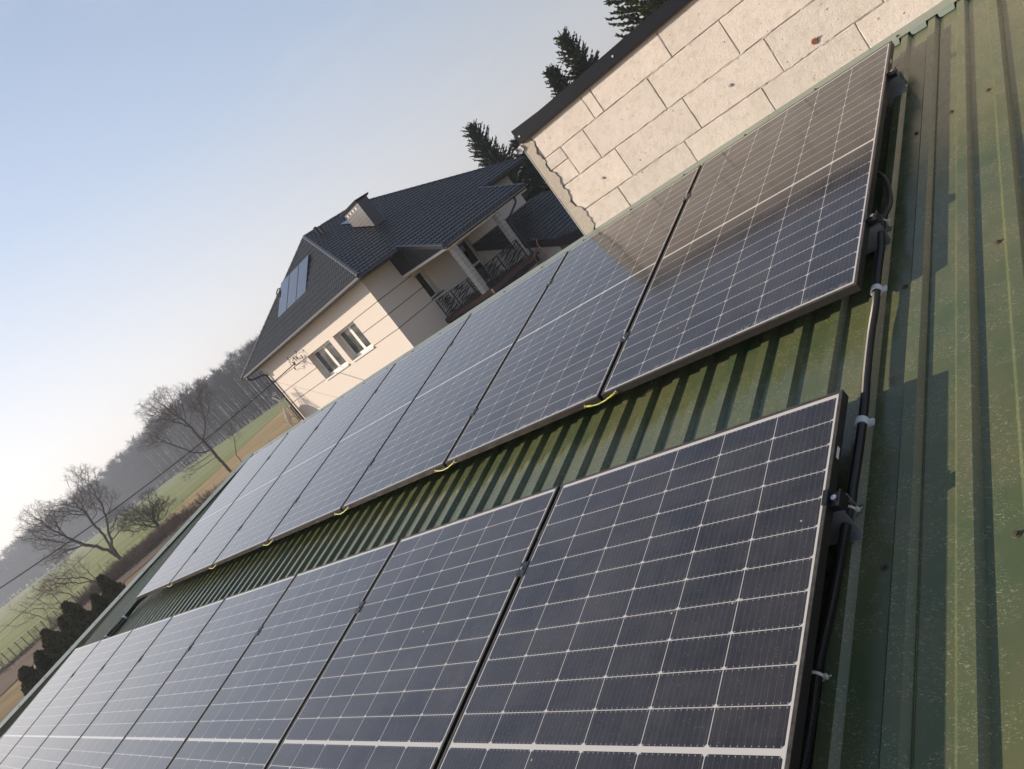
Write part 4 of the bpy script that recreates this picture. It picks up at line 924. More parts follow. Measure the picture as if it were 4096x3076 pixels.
# ---- aerial and dish in front of the left corner
ae = thing('tv_antenna', 'sunlit white television aerial with grid reflectors on a thin mast near the house corner', 'antenna', H3(-11.66, -.55, -1.75), HR)
MB().tube([(0, 0, -1.4), (0, 0, 2.1)], .022, 8).build('mast', M['steel'], ae)
m = MB(); m.tube([(0, 0, 1.95), (-.16, -.22, 2.02)], .02, 6).tube([(-.10, -.1, 2.1), (.12, -.02, 2.0)], .008, 5).tube([(-.05, -.12, 1.88), (-.05, -.12, 2.16)], .008, 5)
m.build('aerial_head', M['antenna'], ae)
m = MB(); bo = Vector((-.10, -.05, 1.50)); bd = Vector((-.72, -.95, -.25)).normalized()
m.tube([bo - bd * .1, bo + bd * 1.2], .022, 6)
for i in range(9):
    c_ = bo + bd * (.22 + i * .115); h_ = .20 - i * .008; m.tube([c_ - Vector((.7, -.5, 0)).normalized() * h_, c_ + Vector((.7, -.5, 0)).normalized() * h_], .012, 4)
m.tube([bo + Vector((.5, .35, .0)), bo + Vector((-.1, -.1, .05))], .01, 5)
m.build('boom', M['antenna'], ae)
for sgn in (1, -1):
    m = MB(); up_ = Vector((-.35, -.1, .55 * sgn)).normalized(); sd__ = Vector((.8, -.55, 0)).normalized(); o_ = bo + up_ * .06
    for i in range(6): m.tube([o_ + up_ * (.09 * i) - sd__ * .27, o_ + up_ * (.09 * i) + sd__ * .27], .012, 4)
    for i in range(5): m.tube([o_ + sd__ * (-.27 + .135 * i), o_ + up_ * .45 + sd__ * (-.27 + .135 * i)], .012, 4)
    m.build('grid_reflector', M['antenna'], ae)
ds = thing('satellite_dish', 'pale satellite dish seen almost edge-on beside the aerial mast at the house corner', 'satellite dish', H3(-12.05, -.62, -1.20), Euler((0, 0, -HT)))
ax_ = Vector((.42, -.95, .35)).normalized(); ax_ = Vector((-.62, -.72, .28)).normalized(); qm = ax_.to_track_quat('Z', 'Y').to_matrix(); vs_ = []; fs_ = []
for off in (0, -.012):
    for i in range(7):
        for k in range(28): r__ = .5 * i / 6 + .001; a = 2 * math.pi * k / 28; vs_.append(qm @ Vector((r__ * math.cos(a), r__ * 1.06 * math.sin(a), .36 * r__ * r__ + off)))
for o__ in (0, 196):
    for i in range(6):
        for k in range(28): fs_.append((o__ + i * 28 + k, o__ + i * 28 + (k + 1) % 28, o__ + (i + 1) * 28 + (k + 1) % 28, o__ + (i + 1) * 28 + k))
for k in range(28): fs_.append((168 + k, 168 + (k + 1) % 28, 196 + 168 + (k + 1) % 28, 196 + 168 + k))
MB().add(vs_, fs_).build('reflector', M['dish'], ds, smooth=True)
MB().tube([(0, 0, -.5), qm @ Vector((0, -.1, .5))], .012, 6).tube([qm @ Vector((0, 0, -.02)), (.3, .2, -.2), (.38, .05, -.5)], .02, 6).build('arm', M['steel'], ds)
# ---- insulators and wires on the sunny wall
M['porcelain'] = simple('brown_porcelain', (0.10, 0.05, 0.035), 0.3)
ipos = [(-8.82, -.22, 1.30), (-8.30, -.22, 1.12), (-8.02, -.22, 1.02), (-8.55, -.26, .86), (-8.42, -.30, .90), (-8.85, -.25, .66), (-12.38, -.2, 1.0), (-7.78, -.2, 1.28)]
names = ['highest left dark insulator on the sunny house wall', 'dark insulator with looped wire under the house eaves', 'small insulator right of the looped wires on the sunny wall', 'insulator at the knot where the power cable ends', 'insulator just right of the cable knot on the house wall', 'lowest left insulator below the cable knot', 'lone insulator near the far left corner of the house wall', 'rightmost insulator above the left window']
for p_, nm_ in zip(ipos, names):
    i_ = thing('insulator', nm_, 'insulator', H3(*p_), HR, 'insulators bracketed to the sunny house wall')
    MB().disc_stack((0, 0, -.06), (0, 0, 1), [(0, .02), (.02, .045), (.05, .045), (.055, .026), (.08, .026), (.10, .038), (.12, .02)], 10).build('body', M['porcelain'], i_, smooth=True)
    MB().tube([(0, 0, -.06), (0, .05, -.14), (0, -p_[1], -.14)], .011, 6).build('bracket', M['iron'], i_)
wr = random.Random(4); m = MB()
for a, b in ((0, 3), (0, 3), (1, 3), (1, 4), (2, 1), (7, 2), (5, 3)):
    A = H3(*ipos[a]); B = H3(*ipos[b]); mid = (A + B) / 2 + Vector((wr.uniform(-.12, .12), -.1, wr.uniform(-.2, .05)))
    m.tube(smooth_path([A, A.lerp(mid, .5) + Vector((wr.uniform(-.06, .06), 0, wr.uniform(-.08, .08))), mid, B.lerp(mid, .4) + Vector((wr.uniform(-.06, .06), 0, wr.uniform(-.1, .1))), B], 20)[0], .012, 5)
tag(m.build('wire_loops', M['cable'], None), 'tangled black wire loops joining the insulators on the house wall', 'wire')
def span(A, B, sag, r_, nm_, label, n=50):
    A, B = Vector(A), Vector(B); pts_ = [A.lerp(B, i / n) - Vector((0, 0, sag * 4 * (i / n) * (1 - i / n))) for i in range(n + 1)]
    return tag(MB().tube(pts_, r_, 5).build(nm_, M['cable'], None), label, 'cable')
I0 = H3(*ipos[3])

def pol(az, d, z): a = R_(az); return Vector((CAM.x + d * math.sin(a), CAM.y + d * math.cos(a), z))
def elz(el, d): return CAM.z + d * math.tan(R_(el))
span(I0 + Vector((.03, -.05, 0)), pol(-85.5, 43, elz(1.15, 43)), .52, .026, 'power_cable', 'thick black power cable crossing the fields to the knot on the house wall')
span(H3(*ipos[6]), pol(-85.5, 41, elz(-1.75, 41)), .16, .010, 'power_cable', 'thin wire hanging below the thick cable towards the house corner')

# ================================================================== trees
def colonize(seed, env, n_att, trunk_h, di=6.0, dk=0.45, step=0.22, iters=90, lean=(0, 0), grav=0.02, stems=None):
    """space-colonisation skeleton: env(rng, n) -> attractor points; returns nodes, parents"""
    rg = np.random.default_rng(seed); att = env(rg, n_att); nodes = []; par = []
    starts = stems or [(0, 0)]
    for (sx, sy) in starts:
        base = len(nodes); k = int(trunk_h / step) + 1
        for i in range(k):
            t_ = i / max(1, k - 1); nodes.append([sx * t_ * 1.0 + lean[0] * t_ * trunk_h + rg.normal(0, .02), sy * t_ + lean[1] * t_ * trunk_h + rg.normal(0, .02), t_ * trunk_h]); par.append(base + i - 1 if i else -1)
    nodes = np.array(nodes, float)
    d = np.linalg.norm(att[:, None, :] - nodes[None, :, :], axis=2); J = d.argmin(1); Dm = d[np.arange(len(att)), J]
    for it in range(iters):
        if len(att) == 0: break
        live = Dm < di; new = []; newp = []
        u = att - nodes[J]; u /= np.linalg.norm(u, axis=1)[:, None] + 1e-9; S_ = np.zeros((len(nodes), 3)); cn = np.zeros(len(nodes))
        np.add.at(S_, J[live], u[live]); np.add.at(cn, J[live], 1)
        for nd in np.nonzero(cn)[0]:
            g = S_[nd] / cn[nd] + rg.normal(0, .19, 3); g[2] -= grav
            new.append(nodes[nd] + g / (np.linalg.norm(g) + 1e-9) * step); newp.append(int(nd))
        if not new: break
        new = np.array(new); n0_ = len(nodes); nodes = np.vstack([nodes, new]); par += newp
        d2 = np.linalg.norm(att[:, None, :] - new[None, :, :], axis=2); k2 = d2.argmin(1); m2_ = d2[np.arange(len(att)), k2]
        b_ = m2_ < Dm; Dm = np.where(b_, m2_, Dm); J = np.where(b_, n0_ + k2, J); kp = Dm > dk; att = att[kp]; Dm = Dm[kp]; J = J[kp]
        if len(nodes) > 20000: break
    return nodes, np.array(par)
def limb_mesh(nodes, par, r_tip, expo=2.3, rmax=None, twig=None, seed=0, sides=5, tw_len=.5, tw_n=2):
    n = len(nodes); acc = np.zeros(n); kids = [[] for _ in range(n)]
    for i in range(n):
        if par[i] >= 0: kids[par[i]].append(i)
    for i in range(n - 1, -1, -1):
        if not kids[i]: acc[i] += r_tip ** expo
        if par[i] >= 0: acc[par[i]] += acc[i]
    rad = acc ** (1 / expo)
    if rmax: rad *= min(1, rmax / rad[0]) if rad[0] > rmax else 1; rad = np.maximum(rad, r_tip * .8)
    V = []; F = []; ang = np.linspace(0, 2 * np.pi, sides, endpoint=False)
    def seg(p, q, r0, r1, k=sides):
        d = q - p; L = np.linalg.norm(d)
        if L < 1e-6: return
        d = d / L; a = np.cross(d, [0.3, .5, .8]); a /= np.linalg.norm(a) + 1e-9; b = np.cross(d, a); an = ang if k == sides else np.linspace(0, 2 * np.pi, k, endpoint=False); o_ = len(V)
        for (c, r__) in ((p, r0), (q, r1)):
            for t_ in an: V.append(c + (a * math.cos(t_) + b * math.sin(t_)) * r__)
        for i in range(k): F.append((o_ + i, o_ + (i + 1) % k, o_ + k + (i + 1) % k, o_ + k + i))
    for i in range(n):
        if par[i] >= 0: seg(nodes[par[i]], nodes[i], rad[par[i]] if rad[par[i]] < rad[i] * 1.8 else rad[i] * 1.25, rad[i], sides if rad[i] > r_tip * 2.5 else 3)
    rg = np.random.default_rng(seed); nt_ = []
    for i in range(n):
        if rad[i] < r_tip * 2.0 and par[i] >= 0:
            d = nodes[i] - nodes[par[i]]; d /= np.linalg.norm(d) + 1e-9
            for _ in range(tw_n):
                v = d + rg.normal(0, .55, 3); v /= np.linalg.norm(v); L = tw_len * rg.uniform(.5, 1.3); p = nodes[i]; q = p + v * L * .5; v2 = v + rg.normal(0, .3, 3); v2 /= np.linalg.norm(v2)
                seg(p, q, r_tip * .55, r_tip * .42, 3); seg(q, q + v2 * L * .5, r_tip * .42, r_tip * .2, 3)
                v3 = v + rg.normal(0, .7, 3); v3 /= np.linalg.norm(v3); seg(q, q + v3 * L * .35, r_tip * .38, r_tip * .2, 3)
    return np.array(V), np.array(F, dtype=np.int32)
def bare_tree(name, label, cat, loc, seed, env, n_att, trunk_h, r_tip, mat, group=None, **k):
    lk = {q_: k.pop(q_) for q_ in ('tw_len', 'tw_n', 'rmax', 'expo', 'sides') if q_ in k}
    nodes, par = colonize(seed, env, n_att, trunk_h, **k); V, F = limb_mesh(nodes, par, r_tip, seed=seed, **lk)
    # trunk part: faces below the crown
    root = thing(name, label, cat, loc, (0, 0, 0), group); zc = V[F].mean(1)[:, 2]; low = zc < trunk_h * 1.02
    for nm_, sel in (('trunk', low), ('crown', ~low)):
        if sel.any():
            f = F[sel]; u, inv = np.unique(f, return_inverse=True); npmesh(nm_, V[u], inv.reshape(f.shape), mat, root)
    return root
def env_dome(cx, cy, cz, rx, ry, rz, power=.5, zmin=None):
    def f(rg, n):
        out_ = []
        while len(out_) < n:
            v = rg.normal(0, 1, 3); v /= np.linalg.norm(v); r__ = rg.uniform(0, 1) ** power
            p = np.array([cx, cy, cz]) + v * r__ * np.array([rx, ry, rz])
            if zmin is None or p[2] > zmin: out_.append(p)
        return np.array(out_)
    return f
def env_multi(*envs):
    return lambda rg, n: np.vstack([e(rg, max(1, int(n * w_))) for w_, e in envs])
# directions: 'left' in the picture is roughly -az; lateral unit at a given azimuth
def lat(az): a = R_(az); return np.array([math.cos(a), -math.sin(a), 0])
def env_lat(az, lx, cz, rx, rz, ry=None, power=.5, zmin=None, nb=15, br=.36):
    L = lat(az); c = L * lx; ry = ry or rx
    def f(rg, n):
        D = np.array([math.sin(R_(az)), math.cos(R_(az)), 0]); out_ = []; bl = []
        for _ in range(nb):
            v = rg.normal(0, 1, 3); v /= np.linalg.norm(v); bl.append((v * rg.uniform(.25, .78), rg.uniform(.6, 1.25) * br))
        while len(out_) < n:
            bc, bR = bl[rg.integers(0, nb)]; v = rg.normal(0, 1, 3); v /= np.linalg.norm(v); v = bc + v * bR * rg.uniform(0, 1) ** power
            p = c + L * v[0] * rx + D * v[1] * ry + np.array([0, 0, cz + v[2] * rz])
            if zmin is None or p[2] > zmin: out_.append(p)
        return np.array(out_)
    return f
# tree 1: tall single-trunk tree
d1 = 80.0
bare_tree('bare_tree', 'tall bare tree with one thick trunk forking high, nearest the house', 'tree', pol(-65.6, d1, GZ), 21,
    env_multi((.55, env_lat(-65.6, -1.1, 8.9, 3.8, 2.7, 2.8, .45, 4.2)), (.25, env_lat(-65.6, 2.0, 7.2, 2.2, 2.6, 2.0, .5, 4)), (.16, env_lat(-65.6, -3.1, 6.8, 1.8, 1.3, 1.6, .5)), (.04, env_lat(-65.6, -2.5, 2.8, 1.6, 1.0, 1.0, .5))), 6500, 3.2, .0095, M['bark'], dk=.27, step=.20, tw_len=.45, tw_n=3, rmax=.32, expo=2.25, iters=120, lean=(0.02, -.02))
bare_tree('bare_tree', 'slim bare tree leaning beside the thick trunk near the house', 'tree', pol(-64.6, 78, GZ), 22,
    env_lat(-64.6, 1.2, 3.2, 1.5, 1.6, 1.2, .5, .8), 200, 1.0, .012, M['bark'], dk=.40, step=.22, tw_len=.5, rmax=.07)
# tree 2: broad multi-stem willow-like tree
bare_tree('bare_tree', 'broad bare tree with several heavy limbs spreading from a low fork, largest at the left', 'tree', pol(-74.3, 82, GZ), 31,
    env_multi((.36, env_lat(-74.3, -1.8, 6.9, 3.6, 2.9, 3, .42, 2.4)), (.34, env_lat(-74.3, 1.6, 6.8, 3.2, 2.9, 3, .42, 2.4)), (.18, env_lat(-74.3, -3.4, 4.0, 2.2, 1.7, 2, .5, 1.6)), (.12, env_lat(-74.3, 2.6, 3.0, 2.0, 1.6, 2, .5, 1.0))), 7500, 1.5, .0095, M['bark'], dk=.27, step=.20, tw_len=.42, tw_n=3, rmax=.60, expo=2.1, iters=120, stems=[(.25, .1), (-.25, .1), (0, -.3)])
# tree 3: dense dark bushy tree
bare_tree('bare_tree', 'dense dark bare tree with a rounded crown in front of the brown field', 'tree', pol(-71.4, 70, GZ), 41,
    env_multi((.7, env_lat(-71.4, 0.1, 2.35, 2.3, 1.6, 2.3, .4, .35)), (.3, env_lat(-71.4, 0, 1.9, 2.9, 1.2, 2.5, .4, .3))), 3600, .5, .011, M['bark2'], dk=.21, step=.15, tw_len=.32, tw_n=3, rmax=.30, stems=[(.12, .0), (-.12, .05)])
# low spreading shrub-like tree in front of tree 2
bare_tree('bare_tree', 'low spreading bare tree with fan of thin stems left of the hedge bank', 'tree', pol(-76.3, 70, GZ), 51,
    env_lat(-76.3, -1.2, 2.2, 2.6, 1.5, 2, .5, .4), 900, .5, .010, M['twig'], dk=.27, step=.18, tw_len=.6, rmax=.12, stems=[(-.3, 0), (-.1, .1), (.2, 0)])
sp_ = [(-77.6, 69, 61, 'slim bare sapling nearest the hedge bank in the row above the wire fence'), (-78.6, 69.5, 62, 'tall bare sapling in the middle of the row above the wire fence'), (-79.5, 70, 63, 'bare sapling second from the left in the row above the wire fence'), (-82.7, 68, 64, 'bare sapling at the far left beside the wire fence')]
for az, d, sd_, lab in sp_:
    bare_tree('bare_sapling', lab, 'tree', pol(az, d, GZ), sd_, env_lat(az, -.8, 2.0, 1.7, 1.45, 1.3, .5, .5), 190, .5, .011, M['twig'], 'young bare trees along the wire fence', dk=.42, step=.22, tw_len=.6, rmax=.06, stems=[(-.1, 0), (.1, .1)])
# bare bush below the dish
bare_tree('bare_bush', 'bare bush with thin twigs just beyond the ridge below the satellite dish', 'bush', pol(-62.2, 24, -3.0), 71,
    env_lat(-62.2, -.2, 1.75, 1.5, .75, 1.2, .5, .3), 260, .3, .007, M['twig'], dk=.22, step=.12, tw_len=.35, rmax=.04, stems=[(-.2, 0), (.15, .1)])
# thin sapling in front of the terrace
sp0 = MB()
for pl_, r_ in (([(-4.71, 2.65, -.40), (-4.59, 2.74, -.28), (-4.585, 2.745, -.19), (-4.60, 2.735, -.12), (-4.62, 2.73, -.05), (-4.60, 2.75, .02), (-4.645, 2.72, .035), (-4.69, 2.68, .055), (-4.72, 2.65, .06)], .006), ([(-4.60, 2.735, -.12), (-4.66, 2.69, -.10), (-4.70, 2.66, -.13), (-4.715, 2.65, -.22), (-4.72, 2.64, -.3)], .0045), ([(-4.585, 2.745, -.19), (-4.63, 2.71, -.2), (-4.67, 2.68, -.22)], .003), ([(-4.70, 2.66, -.13), (-4.76, 2.61, -.16), (-4.80, 2.57, -.14)], .003), ([(-4.71, 2.65, -.22), (-4.77, 2.60, -.24), (-4.79, 2.58, -.19)], .003)):
    P_ = smooth_path(pl_, 24)[0]; sp0.tube(P_, [r_ * (1 - .6 * i / 23) for i in range(24)], 5)
sp0.tube([(-4.71, 2.65, -.40), (-4.80, 2.6, -1.5), (-4.85, 2.55, GZ)], [.006, .012, .018], 6)
tag(sp0.build('bare_sapling', M['twig'], None), 'thin bent bare sapling rising beyond the ridge in front of the terrace', 'tree')

# conifers
def conifer(name, label, loc, h, rad_, seed, mat, droop=.25, dens=1.0, top_sparse=True, cones=False, pine=False, zbase=.12):
    rg = np.random.default_rng(seed); root = thing(name, label, 'tree', loc, (0, 0, rg.uniform(0, 6)))
    m = MB(); m.tube([(0, 0, 0), (.05, 0, h * .5), (0, .03, h * .98)], [h * .018, h * .011, h * .002], 7)
    V = []; F = []
    def needle_sprig(p, d, L, wd_):
        """short twig carrying needles: narrow crossed blades fanned along it"""
        d = d / (np.linalg.norm(d) + 1e-9); a = np.cross(d, rg.normal(0, 1, 3)); a /= np.linalg.norm(a) + 1e-9; b = np.cross(d, a); k = 3 if not pine else 4
        for q_ in range(k):
            an = math.pi * q_ / k + rg.uniform(-.2, .2); s_ = (a * math.cos(an) + b * math.sin(an)) * wd_; o_ = len(V)
            V.extend([p - s_ * .3, p + s_ * .3, p + d * L * .55 + s_, p + d * L, p + d * L * .55 - s_]); F.append((o_, o_ + 1, o_ + 2, o_ + 3, o_ + 4))
    z = h * zbase; lv = 0
    while z < h * .97:
        f = (z / h); R1 = rad_ * (1 - f) ** (.62 if not pine else .35) * (1 if f > .2 else .85) + .15; nb = max(5, int(rg.integers(8, 12) * dens)); a0 = rg.uniform(0, 6)
        for i in range(nb):
            an = a0 + 6.283 * i / nb + rg.normal(0, .25); R2 = R1 * rg.uniform(.62, 1.15); up_ = (.55 * f + .15) if not pine else .5
            p = np.array([0, 0, z + rg.normal(0, .06)]); pts_ = [p]; n_ = max(3, int(R2 / .22)); hd = np.array([math.cos(an), math.sin(an), 0])
            for j in range(n_):
                g = j / n_; dv = hd + np.array([0, 0, (up_ - droop * 2.2 * g * (1 - f) + .5 * g * g)]); dv += rg.normal(0, .08, 3); dv /= np.linalg.norm(dv); p = p + dv * R2 / n_; pts_.append(p)
            m.tube(pts_, [max(.006, .022 * (1 - t_ / (len(pts_))) * h / 10) for t_ in range(len(pts_))], 3, cap=False)
            for j in range(1, len(pts_)):
                g = j / (len(pts_) - 1)
                if pine and g < .45: continue
                if g < .18: continue
                d = pts_[j] - pts_[j - 1]; wd0 = (.34 if not pine else .30) * (1.15 - g * .6) * max(.5, R2 / rad_ * 1.2)
                for s_ in (-1, 1):
                    sd2 = np.array([-hd[1], hd[0], 0]) * s_
                    for rpt in range(2):
                        q_ = pts_[j - 1] + d * rg.uniform(0, 1); v = d / np.linalg.norm(d) * .75 + sd2 * rg.uniform(.3, 1.0) + np.array([0, 0, rg.uniform(-.45, .25)])
                        v /= np.linalg.norm(v); Lh = wd0 * rg.uniform(.7, 1.3)
                        for e in range(3): needle_sprig(q_ + v * Lh * e / 3, v + rg.normal(0, .25 if not pine else .45, 3) + (np.array([0, 0, .4]) if pine else 0), Lh * .62, .048 if not pine else .050)
                needle_sprig(pts_[j], d + rg.normal(0, .1, 3), .22, .03)
        z += (.27 if not pine else .36) * (1 - .35 * f) / dens ** .5; lv += 1
    for k in range(5): needle_sprig(np.array([0, 0, h * (.95 + .008 * k)]), np.array([rg.normal(0, .1), rg.normal(0, .1), 1]), .3, .028)
    m.build('trunk', M['bark2'], root)
    npmesh('crown', np.array(V), np.array(F, dtype=np.int32), mat, root)
    if cones:
        m = MB()
        for _ in range(90):
            f = rg.uniform(.72, .96); a = rg.uniform(0, 6.28); r__ = rad_ * (1 - f) ** .85 * rg.uniform(.3, .9); m.tube([(r__ * math.cos(a), r__ * math.sin(a), h * f), (r__ * math.cos(a), r__ * math.sin(a), h * f - .13)], [.022, .014], 5)
        m.build('cones', M['cone'], root)
    return root
conifer('spruce_tree', 'pointed dark spruce standing behind the back corner of the house roof', pol(-36.9, 52, GZ), 9.6, 2.5, 3, M['needle'])
conifer('spruce_tree', 'lower bushy spruce right of the pointed one behind the house', pol(-34.8, 54, GZ), 7.2, 2.2, 4, M['needle'])
conifer('spruce_tree', 'dark spruce seen in the gap between the house and the block wall', pol(-33.2, 50, GZ), 6.0, 2.2, 5, M['needle'])
conifer('spruce_tree', 'spruce hung with brown cones rising above the black roof edge', pol(-28.2, 46, GZ), 9.7, 2.2, 6, M['needle'], cones=True)
conifer('spruce_tree', 'smaller spruce with bare upper twigs left of the coned one', pol(-30.1, 45, GZ), 8.5, 1.7, 7, M['needle'])
conifer('pine_tree', 'olive-green pine with open tufted branches above the block wall at the top', pol(-21.9, 40, GZ), 11.4, 3.0, 8, M['pineneedle'], pine=True, dens=1.25, zbase=.3)
conifer('pine_tree', 'dark pine cut by the top edge of the picture above the block wall', pol(-19.3, 42, GZ), 11.5, 2.8, 9, M['pineneedle'], pine=True, dens=1.2, zbase=.3)

# thuja row
def thuja(label, loc, h, r0, seed):
    rg = np.random.default_rng(seed); root = thing('thuja', label, 'shrub', loc, (0, 0, 0), 'dark thujas in a short row beyond the shed'); V = []; F = []
    MB().tube([(0, 0, 0), (0, 0, h * .8)], [.06, .02], 6).build('trunk', M['bark2'], root)
    for _ in range(4200):
        f = rg.uniform(0, 1) ** .8; prof = r0 * (math.sin(math.pi * min(1, f * .86 + .14)) ** .7) * (1 - .25 * f); a = rg.uniform(0, 6.28); lob = 1 + .22 * math.sin(a * 4 + seed + f * 5) + .15 * math.sin(f * 17 + seed * 2); r__ = prof * lob * rg.uniform(.55, 1.03)
        p = np.array([r__ * math.cos(a), r__ * math.sin(a), f * h]); d = np.array([math.cos(a) * .35, math.sin(a) * .35, 1.0]) + rg.normal(0, .25, 3); d /= np.linalg.norm(d); s_ = np.cross(d, rg.normal(0, 1, 3)); s_ /= np.linalg.norm(s_); L = rg.uniform(.08, .2); o_ = len(V)
        V.extend([p - s_ * .015, p + s_ * .015, p + d * L * .6 + s_ * .045, p + d * L, p + d * L * .6 - s_ * .045]); F.append((o_, o_ + 1, o_ + 2, o_ + 3, o_ + 4))
    npmesh('crown', np.array(V), np.array(F, dtype=np.int32), M['thuja'], root); return root
for i, (az, d, h, r0, lb) in enumerate(((-82.2, 31.3, 1.5, .46, 'leftmost dark thuja of the row, rounded and low'), (-81.1, 32, 1.55, .40, 'second thuja from the left, dark with ragged sides'), (-80.1, 31.6, 2.0, .44, 'third thuja from the left with pale spots below its tip'), (-79.0, 33, 1.9, .36, 'tall thuja in the middle of the row'), (-78.3, 32.6, 2.25, .46, 'tall thuja right of the middle of the row'), (-76.9, 34, 1.75, .38, 'second thuja from the right in the row'), (-75.9, 33.4, 2.15, .42, 'rightmost thuja, half hidden by the shed verge'))):
    thuja(lb, pol(az, d, GZ), h, r0, i + 2)

# brown scrub bank, hedges: uncountable
def scrub(name, label, pts_, n, hmax, seed, mat, wid=3.0):
    rg = np.random.default_rng(seed); V = []; F = []; P_ = [np.array(p) for p in pts_]
    for _ in range(n):
        i = rg.integers(0, len(P_) - 1); f = rg.uniform(0, 1); c = P_[i] * (1 - f) + P_[i + 1] * f + np.array([rg.normal(0, wid * .5), rg.normal(0, wid * .5), 0]); hh = hmax * rg.uniform(.35, 1) * (0.75 + .25 * math.sin(c[0] * .7) * math.cos(c[1] * .5))
        for k in range(9):
            d = np.array([rg.normal(0, .42), rg.normal(0, .42), 1.0]); d /= np.linalg.norm(d); p = c + np.array([rg.normal(0, .25), rg.normal(0, .25), 0]); L = hh * rg.uniform(.5, 1); q_ = p + d * L; s_ = np.cross(d, rg.normal(0, 1, 3)); s_ /= np.linalg.norm(s_); o_ = len(V)
            V.extend([p - s_ * .022, p + s_ * .022, q_]); F.append((o_, o_ + 1, o_ + 2))
            for u in range(3):
                g = rg.uniform(.3, .9); b_ = p + d * L * g; d2 = d + rg.normal(0, .7, 3); d2 /= np.linalg.norm(d2); s_ = np.cross(d2, rg.normal(0, 1, 3)); s_ /= np.linalg.norm(s_); o_ = len(V); V.extend([b_ - s_ * .015, b_ + s_ * .015, b_ + d2 * L * .4]); F.append((o_, o_ + 1, o_ + 2))
    return tag(npmesh(name, np.array(V), np.array(F, dtype=np.int32), mat), label, 'bushes', kind='stuff')
g0 = lambda az, d: tuple(pol(az, d, GZ - .05))
scrub('scrub', 'tangled brown leafless scrub on the bank under the bare trees', [g0(-70.5, 68), g0(-72, 66), g0(-74, 65), g0(-76.3, 64)], 620, 1.5, 1, M['bushm'], 4.0)
scrub('dead_growth', 'low dead growth along the wire fence', [g0(-76, 62), g0(-79, 64), g0(-84, 63), g0(-88, 62)], 420, .5, 2, M['bushm'], 2.4)
# wire fence
fe = thing('wire_fence', 'low pale wire fence with posts along the edge of the green field', 'fence', pol(-77, 65, GZ)); fo = pol(-77, 65, GZ); m = MB(); fps = [pol(-76.5 - i * .42, 65.5, GZ) - fo for i in range(26)]
pm = None
for p in fps:
    if pm is None: pm = MB().box(-.035, .035, -.035, .035, 0, .95).build('post', M['fencewire'], fe); pm.location = p
    else: dup(pm, fe, loc=p)
for i in range(len(fps) - 1):
    for h in (.12, .3, .5, .7, .88): m.tube([fps[i] + Vector((0, 0, h)), fps[i + 1] + Vector((0, 0, h))], .008, 3, cap=False)
    for k in range(6): p = fps[i].lerp(fps[i + 1], k / 6); m.tube([p + Vector((0, 0, .1)), p + Vector((0, 0, .88))], .005, 3, cap=False)
m.build('fence_mesh', M['fencewire'], fe)

# ================================================================== ground
def sheet(name, poly, z, mat, sub=None):
    me = bpy.data.meshes.new(name); me.from_pydata([(p[0], p[1], z) for p in poly], [], [tuple(range(len(poly)))]); o = link(name, me, mat); return struct(o)
sheet('ground', [(-800, -800), (800, -800), (800, 800), (-800, 800)], GZ, M['ground'])
pg = lambda az, d: (pol(az, d, 0).x, pol(az, d, 0).y)
sheet('stubble_field', [pg(-66, 62), pg(-69.5, 66), pg(-70.5, 90), pg(-68.6, 97), pg(-60.4, 137), pg(-45, 210), pg(-30, 260), pg(-10, 240), pg(-10, 70), pg(-30, 62), pg(-55, 58)], GZ + .012, M['stubble'])
sheet('green_field', [pg(-70.5, 90.2), pg(-72.5, 82), pg(-76, 72), pg(-78.7, 68.5), pg(-84, 66), pg(-100, 66), pg(-110, 70), pg(-118, 700), pg(-95, 720), pg(-75, 700), pg(-60, 300), pg(-40, 300), pg(-25, 330), pg(-30, 262), pg(-45, 212), pg(-60.4, 138), pg(-68.6, 98)], GZ + .024, M['green'])
sheet('scrub_ground', [pg(-68.5, 58), pg(-72, 56), pg(-78, 54), pg(-86, 47), pg(-100, 44), pg(-100, 65.6), pg(-84, 65.6), pg(-78.7, 68), pg(-74, 72), pg(-70, 72)], GZ + .036, M['scrubland'])

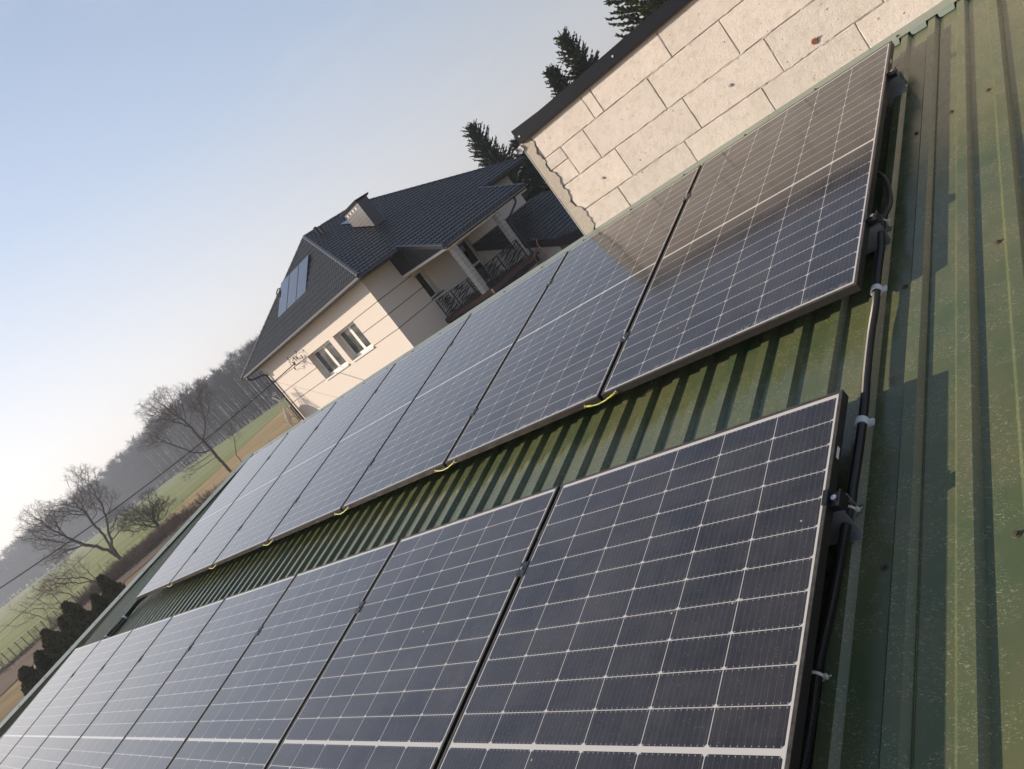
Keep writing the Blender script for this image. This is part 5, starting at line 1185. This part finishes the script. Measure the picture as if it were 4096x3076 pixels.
# ================================================================== far wood
WE = [(-108, 640), (-96, 640), (-88, 600), (-81, 560), (-76, 520), (-72, 470), (-69, 400), (-66, 320), (-63.5, 262), (-61, 232), (-57, 215), (-52, 225), (-46, 260), (-40, 300), (-34, 330), (-28, 350), (-20, 360)]
wz = np.array(WE)
def wd(az): return float(np.interp(az, wz[:, 0], wz[:, 1]))
rg = np.random.default_rng(7)
def wood_tree_geo(rg, h, nb, twg):
    V = []; F = []
    def bl(p, q, w0, w1):
        d = q - p; s_ = np.cross(d, rg.normal(0, 1, 3)); s_ = s_ / (np.linalg.norm(s_) + 1e-9); o_ = len(V); V.extend([p - s_ * w0, p + s_ * w0, q + s_ * w1, q - s_ * w1]); F.append((o_, o_ + 1, o_ + 2, o_ + 3))
        t_ = np.cross(d, s_); t_ = t_ / (np.linalg.norm(t_) + 1e-9); o_ = len(V); V.extend([p - t_ * w0, p + t_ * w0, q + t_ * w1, q - t_ * w1]); F.append((o_, o_ + 1, o_ + 2, o_ + 3))
    bl(np.array([0, 0, 0.]), np.array([rg.normal(0, .4), rg.normal(0, .4), h * .96]), .20, .05)
    for _ in range(nb):
        f = rg.uniform(.28, .93) if _ % 3 else rg.uniform(.01, .2); a = rg.uniform(0, 6.28); L = h * .30 * (1.12 - f) * rg.uniform(.6, 1.1) + .4; p = np.array([0, 0, h * f]); d = np.array([math.cos(a), math.sin(a), rg.uniform(.5, 1.3)]); d /= np.linalg.norm(d); q_ = p + d * L; bl(p, q_, .05, .025)
        for _ in range(twg):
            g = rg.uniform(.25, 1); b_ = p + (q_ - p) * g; d2 = d + rg.normal(0, .6, 3); d2 /= np.linalg.norm(d2); bl(b_, b_ + d2 * rg.uniform(.7, 1.9), .045, .022)
    return np.array(V), np.array(F)
protos = [wood_tree_geo(rg, 17, 54, 8) for _ in range(7)]
AV = []; AF = []; off = 0; cnt = 0
azs = np.concatenate([np.arange(-108, -62, .30), np.arange(-62, -20, .42)])
for row in range(7):
    for az in azs:
        a = az + rg.uniform(-.15, .15); d = wd(a) + 5 + row * 10 + rg.uniform(-4, 4); V, F = protos[rg.integers(0, 7)]
        sc = rg.uniform(.8, 1.12) * (1.0 + (.38 if d > 380 else 0.38 * max(0, (d - 240) / 140))) * (1 + .02 * row)
        if a > -55: sc *= .78
        t_ = rg.uniform(0, 6.28); c, s_ = math.cos(t_), math.sin(t_); X_ = V @ np.array([[c, s_, 0], [-s_, c, 0], [0, 0, 1]]).astype(float) * sc; p = pol(a, d, GZ); AV.append(X_ + np.array(p)); AF.append(F + off); off += len(V); cnt += 1
tag(npmesh('far_wood', np.vstack(AV), np.vstack(AF), M['wood']), 'leafless hazy wood along the far edge of the green field', 'wood', kind='stuff')
# individual birches at the wood's edge
bt = None
for i in range(120):
    az = -54 - (i / 120) ** 1.2 * 15 + rg.normal(0, .25); d = wd(az) - 3 + rg.uniform(-3, 5); h = rg.uniform(11, 15) * (1 + .35 * min(1, max(0, (d - 240) / 140)))
    if bt is None:
        bt = thing('birch_tree', 'slender white-trunked birch at the edge of the far wood', 'tree', pol(az, d, GZ), (0, 0, 0), 'white-trunked birches along the edge of the far wood')
        MB().tube([(0, 0, 0), (.05, .03, 4), (-.04, .05, 8), (.05, 0, 12.5)], [.10, .085, .06, .02], 5).build('trunk', M['birch'], bt)
        V, F = wood_tree_geo(np.random.default_rng(99), 13, 26, 5); npmesh('crown', V[8:], F[2:] - 8, M['wood'], bt)
        bt.scale = (h / 13,) * 3
    else: dup(bt, None, loc=pol(az, d, GZ), rot=(rg.normal(0, .03), rg.normal(0, .03), rg.uniform(0, 6)), scale=h / 13)

# ================================================================== haze
hz = MB().box(-815, 815, -815, 815, GZ - 1, 27).build('haze', None); tag(hz, 'pale winter haze lying over the fields', 'haze', kind='stuff')
hm = bpy.data.materials.new('haze'); hm.use_nodes = True; hn = hm.node_tree; hn.nodes.clear(); ho = hn.nodes.new('ShaderNodeOutputMaterial'); hv = hn.nodes.new('ShaderNodeVolumePrincipled')
hv.inputs['Color'].default_value = (0.74, 0.84, 1.0, 1); hv.inputs['Density'].default_value = 0.0007; hv.inputs['Anisotropy'].default_value = 0.35
hn.links.new(hv.outputs[0], ho.inputs['Volume']); hz.data.materials.append(hm)
